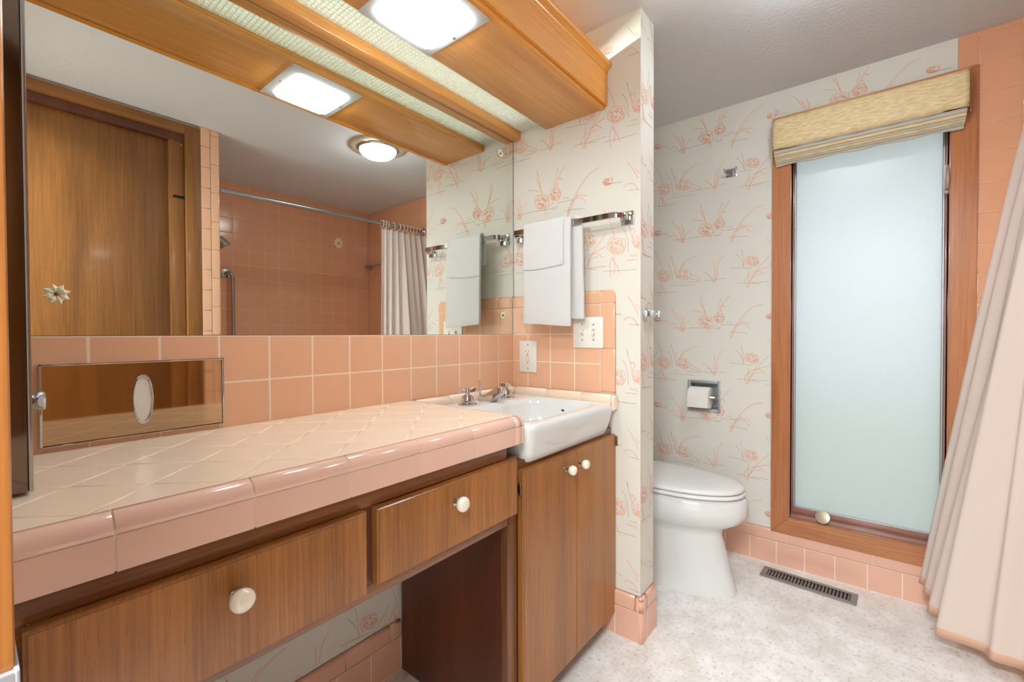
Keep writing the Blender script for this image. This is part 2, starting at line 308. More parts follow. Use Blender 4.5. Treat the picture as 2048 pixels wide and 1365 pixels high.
# ------------------------------------------------------------------ wallpaper drawing
# strokes of one repeat: ink number, then points in millimetres
SWAN_TXT = '0 -38,335 -41,322 -53,318 -65,313 -79,318 -90,329 -101,340 -100,354 -96,366 -88,375 -73,374 -59,371 -47,362 -42,348 -37,335;0 -49,330 -56,320 -70,323 -84,327 -90,340 -96,353 -87,362 -79,370 -65,365 -52,359;0 -58,336 -61,330 -70,332 -78,334 -81,342 -85,349 -80,355 -75,359 -67,356 -59,353;0 -69,357 -63,359 -60,355 -60,363;0 -58,351 -52,348 -52,344 -47,348;0 -66,341 -66,336 -68,338 -64,331;0 -88,353 -90,360 -85,362 -93,364;0 -68,351 -64,354 -63,350 -61,357;0 -81,348 -85,353 -81,355 -89,357;0 -76,337 -82,338 -83,342 -87,337;0 -66,339 -66,335 -69,336 -65,330;0 -58,327 -61,321 -67,323 -61,316;0 -53,337 -51,330 -55,328 -47,326;0 -67,340 -68,336 -70,338 -68,331;0 -71,331 -77,330 -80,334 -80,327;0 -68,347 -64,349 -64,347 -60,351;0 -78,338 -84,341 -83,345 -89,340;0 -67,325 -74,323 -79,327 -76,319;0 -66,325 -73,322 -78,326 -75,318;0 -54,350 -47,345 -48,340 -42,344;0 -49,345 -44,338 -47,333 -39,335;0 -73,342 -78,343 -77,345 -83,343;0 -73,351 -73,356 -70,354 -73,361;0 -49,313 -33,331 -33,356 -41,368 -49,362 -45,346;0 75,340 74,328 61,322 48,316 31,318 15,326 0,335 -2,347 0,359 8,369 25,370 42,370 59,364 68,352 76,340;0 63,334 57,324 41,324 24,325 13,336 3,347 11,357 19,366 36,363 53,360;0 52,338 49,332 39,332 29,333 23,339 17,346 22,351 26,357 36,355 46,353;0 23,343 16,346 19,349 10,348;0 45,338 45,333 41,334 47,329;0 49,342 54,338 50,336 60,335;0 46,353 54,352 55,347 59,353;0 59,333 59,327 52,326 62,322;0 49,327 43,322 35,324 43,318;0 22,330 11,333 9,339 5,332;0 41,339 40,335 37,336 41,330;0 22,331 11,334 9,339 5,333;0 23,338 15,341 16,345 9,341;0 39,338 37,334 34,336 36,330;0 29,334 21,334 19,338 16,332;0 37,347 41,350 42,348 45,353;0 22,330 12,333 9,338 6,332;0 16,354 17,361 24,361 14,365;0 42,346 48,345 47,343 55,345;0 41,358 50,358 53,354 54,361;0 33,342 28,341 29,343 22,340;0 40,341 42,337 39,338 46,333;0 40,336 36,332 33,335 35,328;0 5,332 -7,353 -4,374 4,388 -2,397 -12,396 -7,391;0 65,344 94,329 122,311 108,308 71,319;1 -26,437 -20,414 -13,391;1 -28,445 -25,436 -22,427;0 -13,391 -7,365;1 -44,408 -31,386 -23,356 -21,319;0 23,370 44,400 76,425 114,435;0 20,366 30,397 53,419;0 -115,480 -95,441 -79,400 -74,374;1 -30,290 11,288 53,286 94,285;1 53,303 94,302 122,302;0 -79,306 -91,283 -88,233;0 -75,308 -72,273 -75,246;0 -85,307 -63,272 -53,245;1 -115,259 -69,257 -32,255 8,255;0 -16,309 -7,301 5,307 11,296;0 189,291 187,318 190,357 189,393;0 194,293 199,344 211,393 230,417;0 189,291 203,326 203,343;0 185,292 167,322 151,338 133,346;0 184,290 174,315 159,326;1 137,305 173,302 211,307 241,307;0 385,377 385,366 377,360 369,354 357,356 347,362 337,370 335,381 336,390 340,400 351,401 362,402 374,397 380,387 386,377;0 378,371 374,362 363,362 352,362 345,371 338,380 343,389 348,397 359,396 370,394;0 370,374 368,369 362,369 355,369 351,374 347,380 350,385 353,389 359,389 366,387;0 349,368 342,371 341,376 338,371;0 378,377 381,371 378,367 384,368;0 361,382 364,384 364,381 366,386;0 362,377 364,373 362,374 367,370;0 356,387 358,390 361,388 358,394;0 364,375 365,372 363,372 368,368;0 344,384 342,390 346,392 339,393;0 365,393 371,392 374,388 375,394;0 354,374 349,375 350,378 345,375;0 370,380 374,377 372,374 378,376;0 368,370 367,365 363,366 368,361;0 372,374 373,369 370,368 376,366;0 351,376 346,378 347,381 342,379;0 371,383 376,379 375,376 381,379;0 359,385 361,388 363,386 362,391;0 336,358 327,377 328,396 336,402 343,395 341,384;1 310,442 314,419;0 314,419 319,390 321,353;1 287,421 300,403 313,383 320,359;1 259,356 295,353 326,349 356,346;0 341,257 351,293 381,342 405,369 429,398;0 345,278 366,307 395,314;0 354,304 381,331 424,345;0 356,323 386,329 412,311;0 339,254 326,282 334,300 351,318;0 344,259 341,295 344,334;1 293,277 316,279 346,275 391,268;1 356,276 396,277 427,277;0 25,45 21,85 -1,131 -25,166;0 31,44 24,103 5,136;0 36,43 40,94 24,140;0 39,43 50,87 71,105;0 21,49 -1,85 -25,90 -39,80;0 34,47 31,90 37,119;1 -19,66 42,63 100,65 146,63;0 180,87 177,73 164,68 151,62 135,67 123,78 111,90 111,104 116,117 125,127 141,126 156,124 170,115 176,101 181,86;0 168,81 160,70 145,73 130,76 123,89 116,103 125,113 135,122 150,117 165,112;0 158,87 154,81 145,82 137,84 132,92 129,100 134,106 139,111 148,108 157,105;0 131,97 127,103 130,105 121,106;0 149,94 152,89 149,90 156,85;0 160,99 166,95 164,91 171,93;0 130,102 127,109 132,111 123,114;0 149,92 149,87 146,89 150,82;0 154,85 153,79 148,81 154,74;0 150,86 147,81 143,84 146,76;0 149,78 143,74 138,78 141,70;0 141,98 137,102 140,102 133,106;0 155,74 148,69 142,72 147,64;0 147,107 153,109 155,105 156,113;0 154,89 154,83 150,84 157,78;0 153,101 159,99 158,96 164,100;0 157,103 164,100 164,95 170,100;0 150,104 156,105 157,101 161,107;0 145,92 141,89 141,92 138,86;0 162,84 162,77 156,77 165,72;0 149,102 155,102 155,99 159,105;0 142,89 137,88 136,91 133,85;0 142,107 146,112 150,108 147,116;0 147,90 145,86 143,89 144,81;0 151,103 157,103 157,99 162,105;0 139,87 132,88 132,92 127,86;0 141,92 135,92 136,95 130,91;0 156,106 163,104 164,99 168,105;0 235,116 237,106 230,98 224,90 213,89 202,93 192,98 188,108 188,119 191,129 201,133 211,136 222,134 229,125 236,117;0 229,109 228,99 218,96 207,94 199,101 192,109 195,119 198,128 209,129 219,130;0 222,110 221,104 215,103 209,101 205,106 200,110 202,116 204,122 210,122 216,123;0 207,105 202,105 202,108 199,104;0 210,116 211,120 213,118 211,123;0 217,112 220,110 218,109 224,108;0 211,98 205,97 202,100 203,94;0 208,118 208,122 211,120 207,125;0 211,101 206,99 204,102 204,96;0 211,105 208,103 206,105 206,100;0 206,116 205,120 208,120 203,124;0 212,106 209,103 207,106 207,100;0 215,120 219,121 220,118 222,123;0 218,117 222,116 222,114 226,117;0 208,109 204,109 205,111 201,108;0 196,111 192,116 194,120 188,118;0 203,99 197,100 195,105 193,99;0 225,121 230,118 230,113 234,118;0 168,70 196,78 201,100 190,118 176,113 175,95;0 223,97 233,107 225,137 217,155 222,172 236,172;1 229,171 241,164;0 207,134 217,155;0 124,219 137,169 151,120;1 123,224 128,206;0 116,198 134,164 145,135;0 81,153 106,151 137,137;1 224,215 214,190;0 214,190 205,157 202,123;1 258,221 241,200;0 241,200 222,172 217,155;1 243,89 257,93 273,84;1 217,80 255,78 296,79;1 193,56 217,60;0 160,71 158,42;0 168,70 170,39;1 146,63 190,62 223,65;0 263,14 276,54 301,96 337,140 367,163 401,172;0 268,16 289,64 314,99;0 291,69 312,89 352,81;0 301,79 327,78 348,55;0 265,13 270,44 291,75;1 255,41 296,41 340,35;0 -83,111 -84,106 -90,103 -97,101 -105,102 -111,106 -118,111 -118,116 -117,121 -113,126 -104,126 -97,126 -89,122 -85,117 -82,111;0 -89,109 -92,104 -100,105 -108,105 -112,111 -116,116 -112,120 -107,124 -100,123 -92,121;0 -94,111 -96,108 -100,108 -105,109 -107,112 -109,115 -107,118 -105,120 -100,119 -95,118;0 -104,113 -107,114 -106,115 -110,114;0 -100,106 -104,105 -107,107 -105,104;0 -97,109 -98,107 -101,108 -98,105;0 -99,117 -96,118 -96,116 -94,119;0 -101,116 -100,117 -99,116 -99,119;0 -96,111 -96,109 -98,109 -94,107;0 -101,112 -104,112 -104,113 -106,110;0 -108,111 -112,113 -111,115 -115,113;0 -111,111 -114,114 -114,116 -117,114;0 -107,111 -111,113 -110,114 -113,113;0 -85,108 -80,122 -88,127;1 -115,106 -81,105 -45,102'
SWAN = []
for s_ in SWAN_TXT.split(';'):
    q_ = s_.split(' ')
    SWAN.append((int(q_[0]), [tuple(int(v)/1000 for v in p.split(',')) for p in q_[1:]]))
PU, PV = .533, .464
def smooth_line(p):
    if len(p) < 3: return p
    out = []
    for i in range(len(p)-1):
        p0, p1, p2, p3 = p[max(i-1, 0)], p[i], p[i+1], p[min(i+2, len(p)-1)]
        for k in range(3):
            t = k/3
            out.append(tuple(.5*(2*p1[d]+(p2[d]-p0[d])*t+(2*p0[d]-5*p1[d]+4*p2[d]-p3[d])*t*t+(3*p1[d]-p0[d]-3*p2[d]+p3[d])*t**3) for d in (0, 1)))
    out.append(p[-1]); return out
SWAN = [(c, smooth_line(p)) for c, p in SWAN]
def draw_paper(bm, O, U, V, u0, u1, v0, v1, pu, pv, holes=(), mats=(1, 2), w=.0019, lift=.0004):
    """print the swan repeat as fine ink lines on the wall face; pu, pv = phase of the repeat"""
    O, U, V = Vector(O), Vector(U), Vector(V); nrm = U.cross(V)
    for i in range(int(math.floor((u0-pu)/PU))-1, int((u1-pu)/PU)+2):
        for j in range(int(math.floor((v0-pv)/PV))-2, int((v1-pv)/PV)+2):
            for si, (c, line) in enumerate(SWAN):
                run = []; nl = nrm*(lift+si*.000004)
                def flush():
                    if len(run) > 1:
                        L, R = [], []
                        for k, (a, b) in enumerate(run):
                            q0, q1 = run[max(k-1, 0)], run[min(k+1, len(run)-1)]
                            dx, dy = q1[0]-q0[0], q1[1]-q0[1]; l = math.hypot(dx, dy) or 1
                            ww = w*(.65 if c else 1)/2
                            L.append(bm.verts.new(O+U*(a-dy/l*ww)+V*(b+dx/l*ww)+nl)); R.append(bm.verts.new(O+U*(a+dy/l*ww)+V*(b-dx/l*ww)+nl))
                        for k in range(len(run)-1):
                            f = bm.faces.new((R[k], R[k+1], L[k+1], L[k])); f.material_index = mats[c]
                    run.clear()
                for a, b in line:
                    a += pu+i*PU; b += pv+j*PV
                    ok = u0+.002 < a < u1-.002 and v0+.002 < b < v1-.002 and not any(h[0] < a < h[1] and h[2] < b < h[3] for h in holes)
                    if ok: run.append((a, b))
                    else: flush()
                flush()
def wall_grid(bm, axis, x0, x1, us, vs, holes, mat=0):
    """solid wall between x0..x1 on the given axis, as boxes, with rectangular holes"""
    for i in range(len(us)-1):
        for j in range(len(vs)-1):
            cu, cv = (us[i]+us[i+1])/2, (vs[j]+vs[j+1])/2
            if any(h[0] < cu < h[1] and h[2] < cv < h[3] for h in holes): continue
            if axis == 'x': box(bm, (x0, us[i], vs[j]), (x1, us[i+1], vs[j+1]), mat)
            else: box(bm, (us[i], x0, vs[j]), (us[i+1], x1, vs[j+1]), mat)
def rrect(x0, x1, y0, y1, z, r, k=5):
    pts = []
    for cx, cy, a in ((x1-r, y1-r, 0), (x0+r, y1-r, 90), (x0+r, y0+r, 180), (x1-r, y0+r, 270)):
        for i in range(k+1):
            t = math.radians(a+90*i/k); pts.append((cx+r*math.cos(t), cy+r*math.sin(t), z))
    return pts
CAMROT = (0.677581, -0.014505, -0.003436)
# ================================================================== THE SETTING
# floor: bathroom and the bit of hall outside the entry
struct(obj('floor', bx((-1.4, -2.6, -.06), (XW+.12, .12, 0)), M['floor'], smooth=0))
struct(obj('ceiling', bx((-1.4, -2.6, HC), (XW+.12, .12, HC+.06)), M['paint'], smooth=0))
# back wall (mirror wall): wallpaper, tiled splash above the counter, tiled base below
bm = bm_new(); box(bm, (-.12, 0, 0), (XW+.12, .12, HC), 0)
draw_paper(bm, (0, 0, 0), (1, 0, 0), (0, 0, 1), .0, .868, .16, .60, .403, -.175)
draw_paper(bm, (0, 0, 0), (1, 0, 0), (0, 0, 1), .0, XP, 1.93, HC, .403, -.175)
draw_paper(bm, (0, 0, 0), (1, 0, 0), (0, 0, 1), XP+TP, XW, .16, HC, .3, -.1)
wall_back = struct(obj('wall_back', bm, [M['paper'], M['ink'], M['ink2']], smooth=0))
bm = bm_new()
ux = rng(0, XP-.001, T, .1513); vz = [.846, .961, 1.0695]
tile_grid(bm, (0, 0, 0), (1, 0, 0), (0, 0, 1), ux, vz, h=.007, skip=lambda a, b, c, d: a > .09 and b < .37 and False)
struct(obj('tile_splash', bm, [M['tile'], M['grout']], wall_back))

def base_run(bm, O, U, u0, u1, start=0, start2=.05, h=.012):
    """two-row tiled base: square tiles with a narrower rounded cap row"""
    O, U = Vector(O), Vector(U)
    tile_grid(bm, O, U, (0, 0, 1), rng(u0, u1, T, start), [0, .1075], h=h, b=.002)
    nrm = U.cross(Vector((0, 0, 1)))
    us = rng(u0, u1, .1535, start2)
    for a, b in zip(us, us[1:]):
        prof = [(0, .1085), (h-.002, .1085), (h, .1105), (h, .150), (h*.8, .156), (h*.45, .159), (0, .160)]
        loft(bm, [[O+U*x+nrm*d+Vector((0, 0, z)) for d, z in prof] for x in (a+.0011, b-.0011)], mat=0)
    q = [(0, .105), (h*.6, .105), (h*.6, .157), (0, .157)]
    loft(bm, [[O+U*x+nrm*d+Vector((0, 0, z)) for d, z in q] for x in (u0, u1)], mat=1)
bm = bm_new(); base_run(bm, (0, 0, 0), (1, 0, 0), 0, .868, .10, .06)
struct(obj('baseboard_back', bm, [M['basetile'], M['grout']]))

# partition wall between vanity and toilet
bm = bm_new(); box(bm, (XP, -DP, 0), (XP+TP, 0, HC), 0)
tl = (0, .469, .85, 1.229)
draw_paper(bm, (XP, 0, 0), (0, -1, 0), (0, 0, 1), 0, DP, .16, HC, .004, 1.038, holes=[tl])
draw_paper(bm, (0, -DP, 0), (1, 0, 0), (0, 0, 1), XP, XP+TP, .16, HC, XP-.44, 1.09)
wall_partition = struct(obj('wall_partition', bm, [M['paper'], M['ink'], M['ink2']], smooth=0))
bm = bm_new()
ps = [.008, .0845, .194, .3035, .413]
tile_grid(bm, (XP, 0, 0), (0, -1, 0), (0, 0, 1), ps, [.846, .961, 1.0705, 1.180], h=.008)
PO, PUv = Vector((XP, 0, 0)), Vector((0, -1, 0))
def capseg(bm, O, U, V, nrm, a0, a1, w, h):
    """bullnose trim running along U from a0..a1, rounded on its V side (width w)"""
    prof = [(0, 0), (0, h-.0018), (.0018, h), (w-.010, h), (w-.004, h*.8), (w-.001, h*.5), (w, 0)]
    loft(bm, [[O+U*a+V*v+nrm*d for v, d in prof] for a in (a0+.0011, a1-.0011)])
nx = Vector((-1, 0, 0)); Zv = Vector((0, 0, 1))
for a, b in zip(ps, ps[1:]): capseg(bm, PO+Zv*1.181, PUv, Zv, nx, a, b, .048, .008)
for a, b in ((.846, .862), (.862, 1.019), (1.019, 1.180)): capseg(bm, PO+PUv*.414, Zv, PUv, nx, a, b, .055, .008)
# rounded corner tile
rings = []
for k in range(7):
    t = k/6*PI/2; rings.append((.022*math.cos(t), .022*math.sin(t)))
pl = [(.0, .0), (.054, .0)]+[(.032+.022*math.cos(i/6*PI/2), .026+.022*math.sin(i/6*PI/2)) for i in range(7)]+[(.0, .048)]
tile_poly(bm, [PO+PUv*(.4145+a)+Zv*(1.1812+b) for a, b in pl], nx, .008, .004, 0)
box(bm, (XP-.0045, -.462, .85), (XP, -.006, 1.222), 1)
struct(obj('tile_splash', bm, [M['tile'], M['grout']], wall_partition))
bm = bm_new()
base_run(bm, (XP, 0, 0), (0, -1, 0), .30, DP, .47, .39)
base_run(bm, (0, -DP, 0), (1, 0, 0), XP, XP+TP, XP+.035, XP+.035)
base_run(bm, (XP+TP, 0, 0), (0, 1, 0), -DP, 0, 0, 0)
for zz in ((0, .1075), (.1085, .150)):
    for cx in (XP, XP+TP):
        s = 1 if cx > XP else -1
        lathe(bm, (cx, -DP, zz[0]), (0, 0, 1), [(.0118, 0.0008), (.0118, zz[1]-zz[0]-.001)], 20)
for cx in (XP, XP+TP): lathe(bm, (cx, -DP, .150), (0, 0, 1), [(.0118, 0), (.0095, .006), (.005, .009), (.0005, .010)], 20)
struct(obj('baseboard_partition', bm, [M['basetile'], M['grout']]))

# right wall with the tall window; recess for the paper holder
WH = (.889, 1.410, .232, 2.020)          # window opening  (u = -y, z)
RH = (.453, .586, .689, .821)            # paper holder recess
us = [-.12, RH[0], RH[1], WH[0], WH[1], 2.60]; vs = [0, WH[2], RH[2], RH[3], WH[3], HC]
bm = bm_new()
wall_grid(bm, 'x', XW, XW+.12, [-u for u in us][::-1], vs, [(-WH[1], -WH[0], WH[2], WH[3]), (-RH[1], -RH[0], RH[2], RH[3])])
draw_paper(bm, (XW, 0, 0), (0, -1, 0), (0, 0, 1), 0, .82, .16, HC, .380, 1.500, holes=[RH])
draw_paper(bm, (XW, 0, 0), (0, -1, 0), (0, 0, 1), .824, 1.42, 2.03, HC, .390, 1.508)
wall_right = struct(obj('wall_right', bm, [M['paper'], M['ink'], M['ink2']], smooth=0))
bm = bm_new()
tile_grid(bm, (XW, 0, 0), (0, -1, 0), (0, 0, 1), rng(1.4235, 2.432, T, 1.4785), rng(.162, HC, T, .0845), h=.006,
          skip=lambda a, b, c, d: b < 1.482 and c < 2.03, ground=False)
box(bm, (XW-.0035, -2.432, 0), (XW, -1.480, HC), 1); box(bm, (XW-.0035, -1.480, 2.052), (XW, -1.424, HC), 1)
struct(obj('tile_surround', bm, [M['tubtile'], M['grout2']], wall_right))
bm = bm_new(); base_run(bm, (XW, 0, 0), (0, -1, 0), 0, 1.478, .84-.109*7, .882-.1535*5)
struct(obj('baseboard_right', bm, [M['basetile'], M['grout']]))

# front wall (behind the camera): linen door, tile column, tub alcove beyond
struct(obj('wall_front', bx((-.12, YO-.12, 2.165), (XE, YO-.02, HC)), M['paper'], smooth=0))
bm = bm_new(); box(bm, (.806, YB-.12, 0), (XE-.012, YO-.006, HC), 0)
wall_tub_end = struct(obj('wall_tub_end', bm, [M['grout']], smooth=0))
bm = bm_new()
tile_grid(bm, (XE-.012, YO-.006, 0), (-1, 0, 0), (0, 0, 1), [.036, .0815], rng(.0, HC, T), h=.006, ground=False)
for k in range(15): capseg(bm, Vector((XE-.012-.035, YO-.006, 0)), Vector((0, 0, 1)), Vector((1, 0, 0)), Vector((0, 1, 0)), k*.1535, min((k+1)*.1535, HC), .041, .006)
tile_grid(bm, (XE-.012, YB, 0), (0, 1, 0), (0, 0, 1), rng(0, YO-.006-YB, T), rng(0, HC, T), h=.006)
struct(obj('tile_surround', bm, [M['tile'], M['grout']], wall_tub_end))
wall_tub = struct(obj('wall_tub', bx((XE-.012, YB-.12, 0), (XW+.12, YB, HC)), M['grout2'], smooth=0))
bm = bm_new()
STARS = [(2.063, 1.870), (1.730, 1.318)]
tile_grid(bm, (XW-.003, YB, 0), (-1, 0, 0), (0, 0, 1), rng(0, XW-XE, T, .244), rng(.4, HC, T, 1.263-.1095*5), h=.006)
struct(obj('tile_surround', bm, [M['tubtile'], M['grout2']], wall_tub))
for k, (sx, sz) in enumerate(STARS):
    bm = bm_new()
    for i in range(8):
        a = i*PI/4+PI/8; c, s = math.cos(a), math.sin(a); c2, s2 = -s, c
        P = lambda r, w: (sx+(c*r+c2*w)*.9, YB+.0062, sz+s*r+s2*w)
        vs_ = [bm.verts.new(P(.010, 0)), bm.verts.new(P(.032, -.015)), bm.verts.new(P(.053, 0)), bm.verts.new(P(.032, .015))]
        t_ = bm.verts.new((sx+c*.030*.9, YB+.0125, sz+s*.030))
        for x in range(4): bm.faces.new((vs_[(x+1) % 4], vs_[x], t_))
    struct(obj('tile_ornament', bm, M['toptile'] if k == 0 else M['tubtile'], wall_tub, smooth=0))  # first ornament is paler, its highlights put into the colour

# left wall with the entry opening the photograph is taken from
bm = bm_new(); box(bm, (-.12, -.90, 0), (0, 0, HC)); box(bm, (-.12, -1.60, 2.06), (0, -.90, HC)); box(bm, (-.12, -1.75, 0), (0, -1.60, HC))
struct(obj('wall_left', bm, M['paper'], smooth=0))
d2 = bpy.data.objects.new('door_2', None); COL.objects.link(d2); d2.location = (0, -.91, 0); struct(d2)
bm = bm_new(); box(bm, (-.135, -.915, 0), (.0112, -.898, 2.075), 0, .002); box(bm, (-.01, -.900, 0), (.0105, -.842, 2.13), 0, .003)
struct(obj('door_jamb', bm, M['jamb'], d2))
bm = bm_new(); box(bm, (-.135, -1.60, 2.058), (.0112, -.915, 2.075)); box(bm, (-.135, -1.617, 0), (.0112, -1.600, 2.075))
struct(obj('door_head', bm, M['jamb'], d2))
bm = bm_new(); box(bm, (-.03, -.9185, .84), (.0118, -.915, .943), 0, .001); box(bm, (.0105, -.9185, .84), (.0122, -.888, .943), 0, .0005)
struct(obj('strike_plate', bm, M['steel'], d2))
# hall outside the entry
struct(obj('wall_hall', bx((-1.4, -2.6, 0), (-1.3, .12, HC)), M['hallpaint'], smooth=0))
struct(obj('wall_hall_far', bx((-1.3, .0, 0), (-.12, .12, HC)), M['hallpaint'], smooth=0))
struct(obj('wall_hall_near', bx((-1.3, -2.6, 0), (-.0, -2.5, HC)), M['hallpaint'], smooth=0))
struct(obj('wall_hall_side', bx((-.12, -2.6, 0), (0, -1.75, HC)), M['hallpaint'], smooth=0))

# linen-closet door in the front wall (seen in the mirror)
d1 = bpy.data.objects.new('door_1', None); COL.objects.link(d1); d1.location = (.35, YO-.03, 0); struct(d1)
struct(obj('door_panel', bx((.0, YO-.075, 0), (.675, YO-.045, 2.075), .002), M['wood_door'], d1))
bm = bm_new(); box(bm, (.676, YO-.06, 0), (.738, YO-.022, 2.11), 0, .001)
struct(obj('side_strip', bm, M['wood_door'], d1))
bm = bm_new(); box(bm, (.690, YO-.023, 1.783), (.738, YO-.0205, 1.797)); struct(obj('latch_slot', bm, M['dark'], d1, smooth=0))
for z in (1.87, 1.755, 2.06, 1.06):
    bm = bm_new(); lathe(bm, (.728, YO-.022, z), (0, 1, 0), [(.0045, 0), (.0045, .002), (.002, .003)], 10)
    struct(obj('screw', bm, M['chrome_soft'], d1))
struct(obj('side_casing', bx((.741, YO-.09, 0), (.806, YO, 2.168), .002), M['wood_door'], d1))
struct(obj('head_casing', bx((.0, YO-.05, 2.118), (.741, YO, 2.168), .002), M['wood_doorh'], d1))
bm = bm_new(); box(bm, (0, YO-.09, 2.075), (.741, YO-.02, 2.118)); box(bm, (.27, YO-.0199, 2.08), (.272, YO-.0195, 2.116))
struct(obj('door_track', bm, M['wood_dark'], d1))

# ------------------------------------------------------------------ window
w = bpy.data.objects.new('window_1', None); COL.objects.link(w); w.location = (XW, -1.15, .153); struct(w)
Y0, Y1, Z0, Z1 = -.8205, -1.4785, .153, 2.055
def board(pts, x0, x1, bev=.003):
    bm = bm_new(); loft(bm, [[(x, y, z) for y, z in pts] for x in (x1, x0)])
    bmesh.ops.recalc_face_normals(bm, faces=bm.faces)
    bmesh.ops.bevel(bm, geom=[e for e in bm.edges if abs(e.verts[0].co.x-e.verts[1].co.x) < 1e-6 and e.verts[0].co.x < XW-.005], offset=bev, segments=2, affect='EDGES')
    return bm
cw = .072; iy0, iy1, iz0, iz1 = Y0-cw, Y1+cw, Z0+.078, Z1-cw
struct(obj('casing_side', board([(Y0, Z0), (iy0, iz0), (iy0, iz1), (Y0, Z1)], XW-.018, XW), M['casing'], w))
struct(obj('casing_side', board([(Y1, Z0), (Y1, Z1), (iy1, iz1), (iy1, iz0)], XW-.018, XW), M['casing'], w))
struct(obj('casing_bottom', board([(Y0, Z0), (Y1, Z0), (iy1, iz0), (iy0, iz0)], XW-.018, XW), M['casing_h'], w))
struct(obj('casing_top', board([(Y0, Z1), (iy0, iz1), (iy1, iz1), (Y1, Z1)], XW-.018, XW), M['casing_h'], w))
def ring_frame(name, ya, yb, za, zb, t, x0, x1, mat, bev=.0015, bt=None):
    bm = bm_new(); bt = bt or t
    for a, b in (((x0, ya, za), (x1, ya-t, zb)), ((x0, yb+t, za), (x1, yb, zb)), ((x0, ya-t, za), (x1, yb+t, za+bt)), ((x0, ya-t, zb-t), (x1, yb+t, zb))): box(bm, a, b, 0, bev)
    return struct(obj(name, bm, mat, w))
ring_frame('stop_bead', iy0+.002, iy1-.002, iz0-.002, iz1+.002, .005, XW-.012, XW+.03, M['stop'])
struct(obj('sill', bx((XW-.004, iy0-.004, iz0+.002), (XW+.046, iy1+.002, iz0+.014), .002), M['stop'], w))
ring_frame('sash', iy0-.001, iy1+.001, iz0+.012, iz1-.004, .007, XW+.043, XW+.078, M['stop'], bt=.020)
ring_frame('sash_liner', iy0-.008, iy1+.008, iz0+.032, iz1-.011, .0055, XW+.050, XW+.072, M['metal_sash'], .001)
bm = bm_new(); box(bm, (XW+.062, iy0-.012, iz0+.035), (XW+.066, iy1+.012, iz1-.014))
struct(obj('window_pane', bm, M['frost'], w, smooth=0))
# casement lock on the right stile
bm = bm_new()
pts = [(XW-.004, 1.700), (XW-.020, 1.697), (XW-.028, 1.672), (XW-.026, 1.640), (XW-.016, 1.617), (XW-.004, 1.612)]
loft(bm, [[(x, y, z) for x, z in pts] for y in (-1.402, -1.394)]); box(bm, (XW-.006, -1.408, 1.60), (XW+.004, -1.390, 1.71), 0, .002)
obj('window_lock', bm, M['lock'], w)['kind'] = 'structure'
bm = bm_new(); lathe(bm, (XW-.004, -1.020, .262), (-.8, .15, .35), [(.010, -.012), (.012, .002), (.026, .006), (.0285, .010), (.027, .014), (.016, .0165), (.001, .017)], 28)
obj('crank_knob', bm, M['bronze'], w)['kind'] = 'structure'

# outdoors beyond the frosted pane
struct(obj('ground_outside', bx((XW+.12, -9, -.35), (14, 7, -.30)), M['lawn'], smooth=0))
struct(obj('sky_blocker', bx((XW+.12, -5, 2.26), (XW+1.3, 3, 2.36)), M['blocker'], smooth=0))  # unseen slab added outside to darken the top of the pane

# ================================================================== VANITY
# drawer unit with the knee space
du = thing('vanity_drawer_unit', 'brown wooden vanity drawer unit over the open knee space, with two drawers', 'vanity', (.44, -.24, .58))
bm = bm_new()
for a, b in (((0, F+.021, .752), (.868, F+.003+.021, .786)), ((0, -.452, .580), (.868, -.430, .606)), ((0, -.452, .606), (.040, -.430, .752))): box(bm, a, b, 0, .001)
obj('face_frame', bm, M['wood_h'], du)
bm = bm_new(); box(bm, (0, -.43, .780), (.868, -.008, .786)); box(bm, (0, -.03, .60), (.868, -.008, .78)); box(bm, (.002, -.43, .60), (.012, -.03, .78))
box(bm, (.440, -.4512, .606), (.490, -.03, .752)); obj('carcass', bm, M['wood_dark'], du)  # dark block added between the drawers stands in for the shade of the gap
def knob(parent, x, z, y=F+.002, r=.0165):
    k = bm_new(); lathe(k, (x, y, z), (0, -1, 0), [(.0085, 0), (.0085, .003), (.0045, .005), (.0045, .012), (.006, .014)], 18, 0)
    st = obj('knob_shank', k, M['chrome_soft'], None)
    k = bm_new(); lathe(k, (x, y-.012, z), (0, -1, 0), [(.006, 0), (.011, .003), (r*.93, .008), (r, .013), (r*.93, .018), (r*.7, .0215), (r*.35, .0232), (.0005, .0238)], 26)
    o = obj('knob', k, M['knob'], parent)
    st.parent = o; st.location = -origin(o)
    return o
def slab(x0, x1, z0, z1, y0=-.4515, y1=-.4705):
    bm = bm_new(); box(bm, (x0, y0, z0), (x1, y1, z1))
    bmesh.ops.bevel(bm, geom=[e for e in bm.edges if all(v.co.y < y1+1e-4 for v in e.verts)], offset=.004, segments=3, affect='EDGES'); return bm
dr = obj('drawer', slab(.036, .452, .601, .752), M['wood_v'], du); knob(dr, .239, .702)
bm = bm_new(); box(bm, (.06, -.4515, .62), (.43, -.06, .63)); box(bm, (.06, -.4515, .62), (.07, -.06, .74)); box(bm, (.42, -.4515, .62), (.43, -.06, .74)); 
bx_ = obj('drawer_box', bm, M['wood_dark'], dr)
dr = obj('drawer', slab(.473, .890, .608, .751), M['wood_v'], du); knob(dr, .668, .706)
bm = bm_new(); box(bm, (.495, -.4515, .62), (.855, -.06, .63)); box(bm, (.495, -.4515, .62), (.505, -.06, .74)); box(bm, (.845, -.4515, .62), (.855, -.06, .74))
obj('drawer_box', bm, M['wood_dark'], dr)

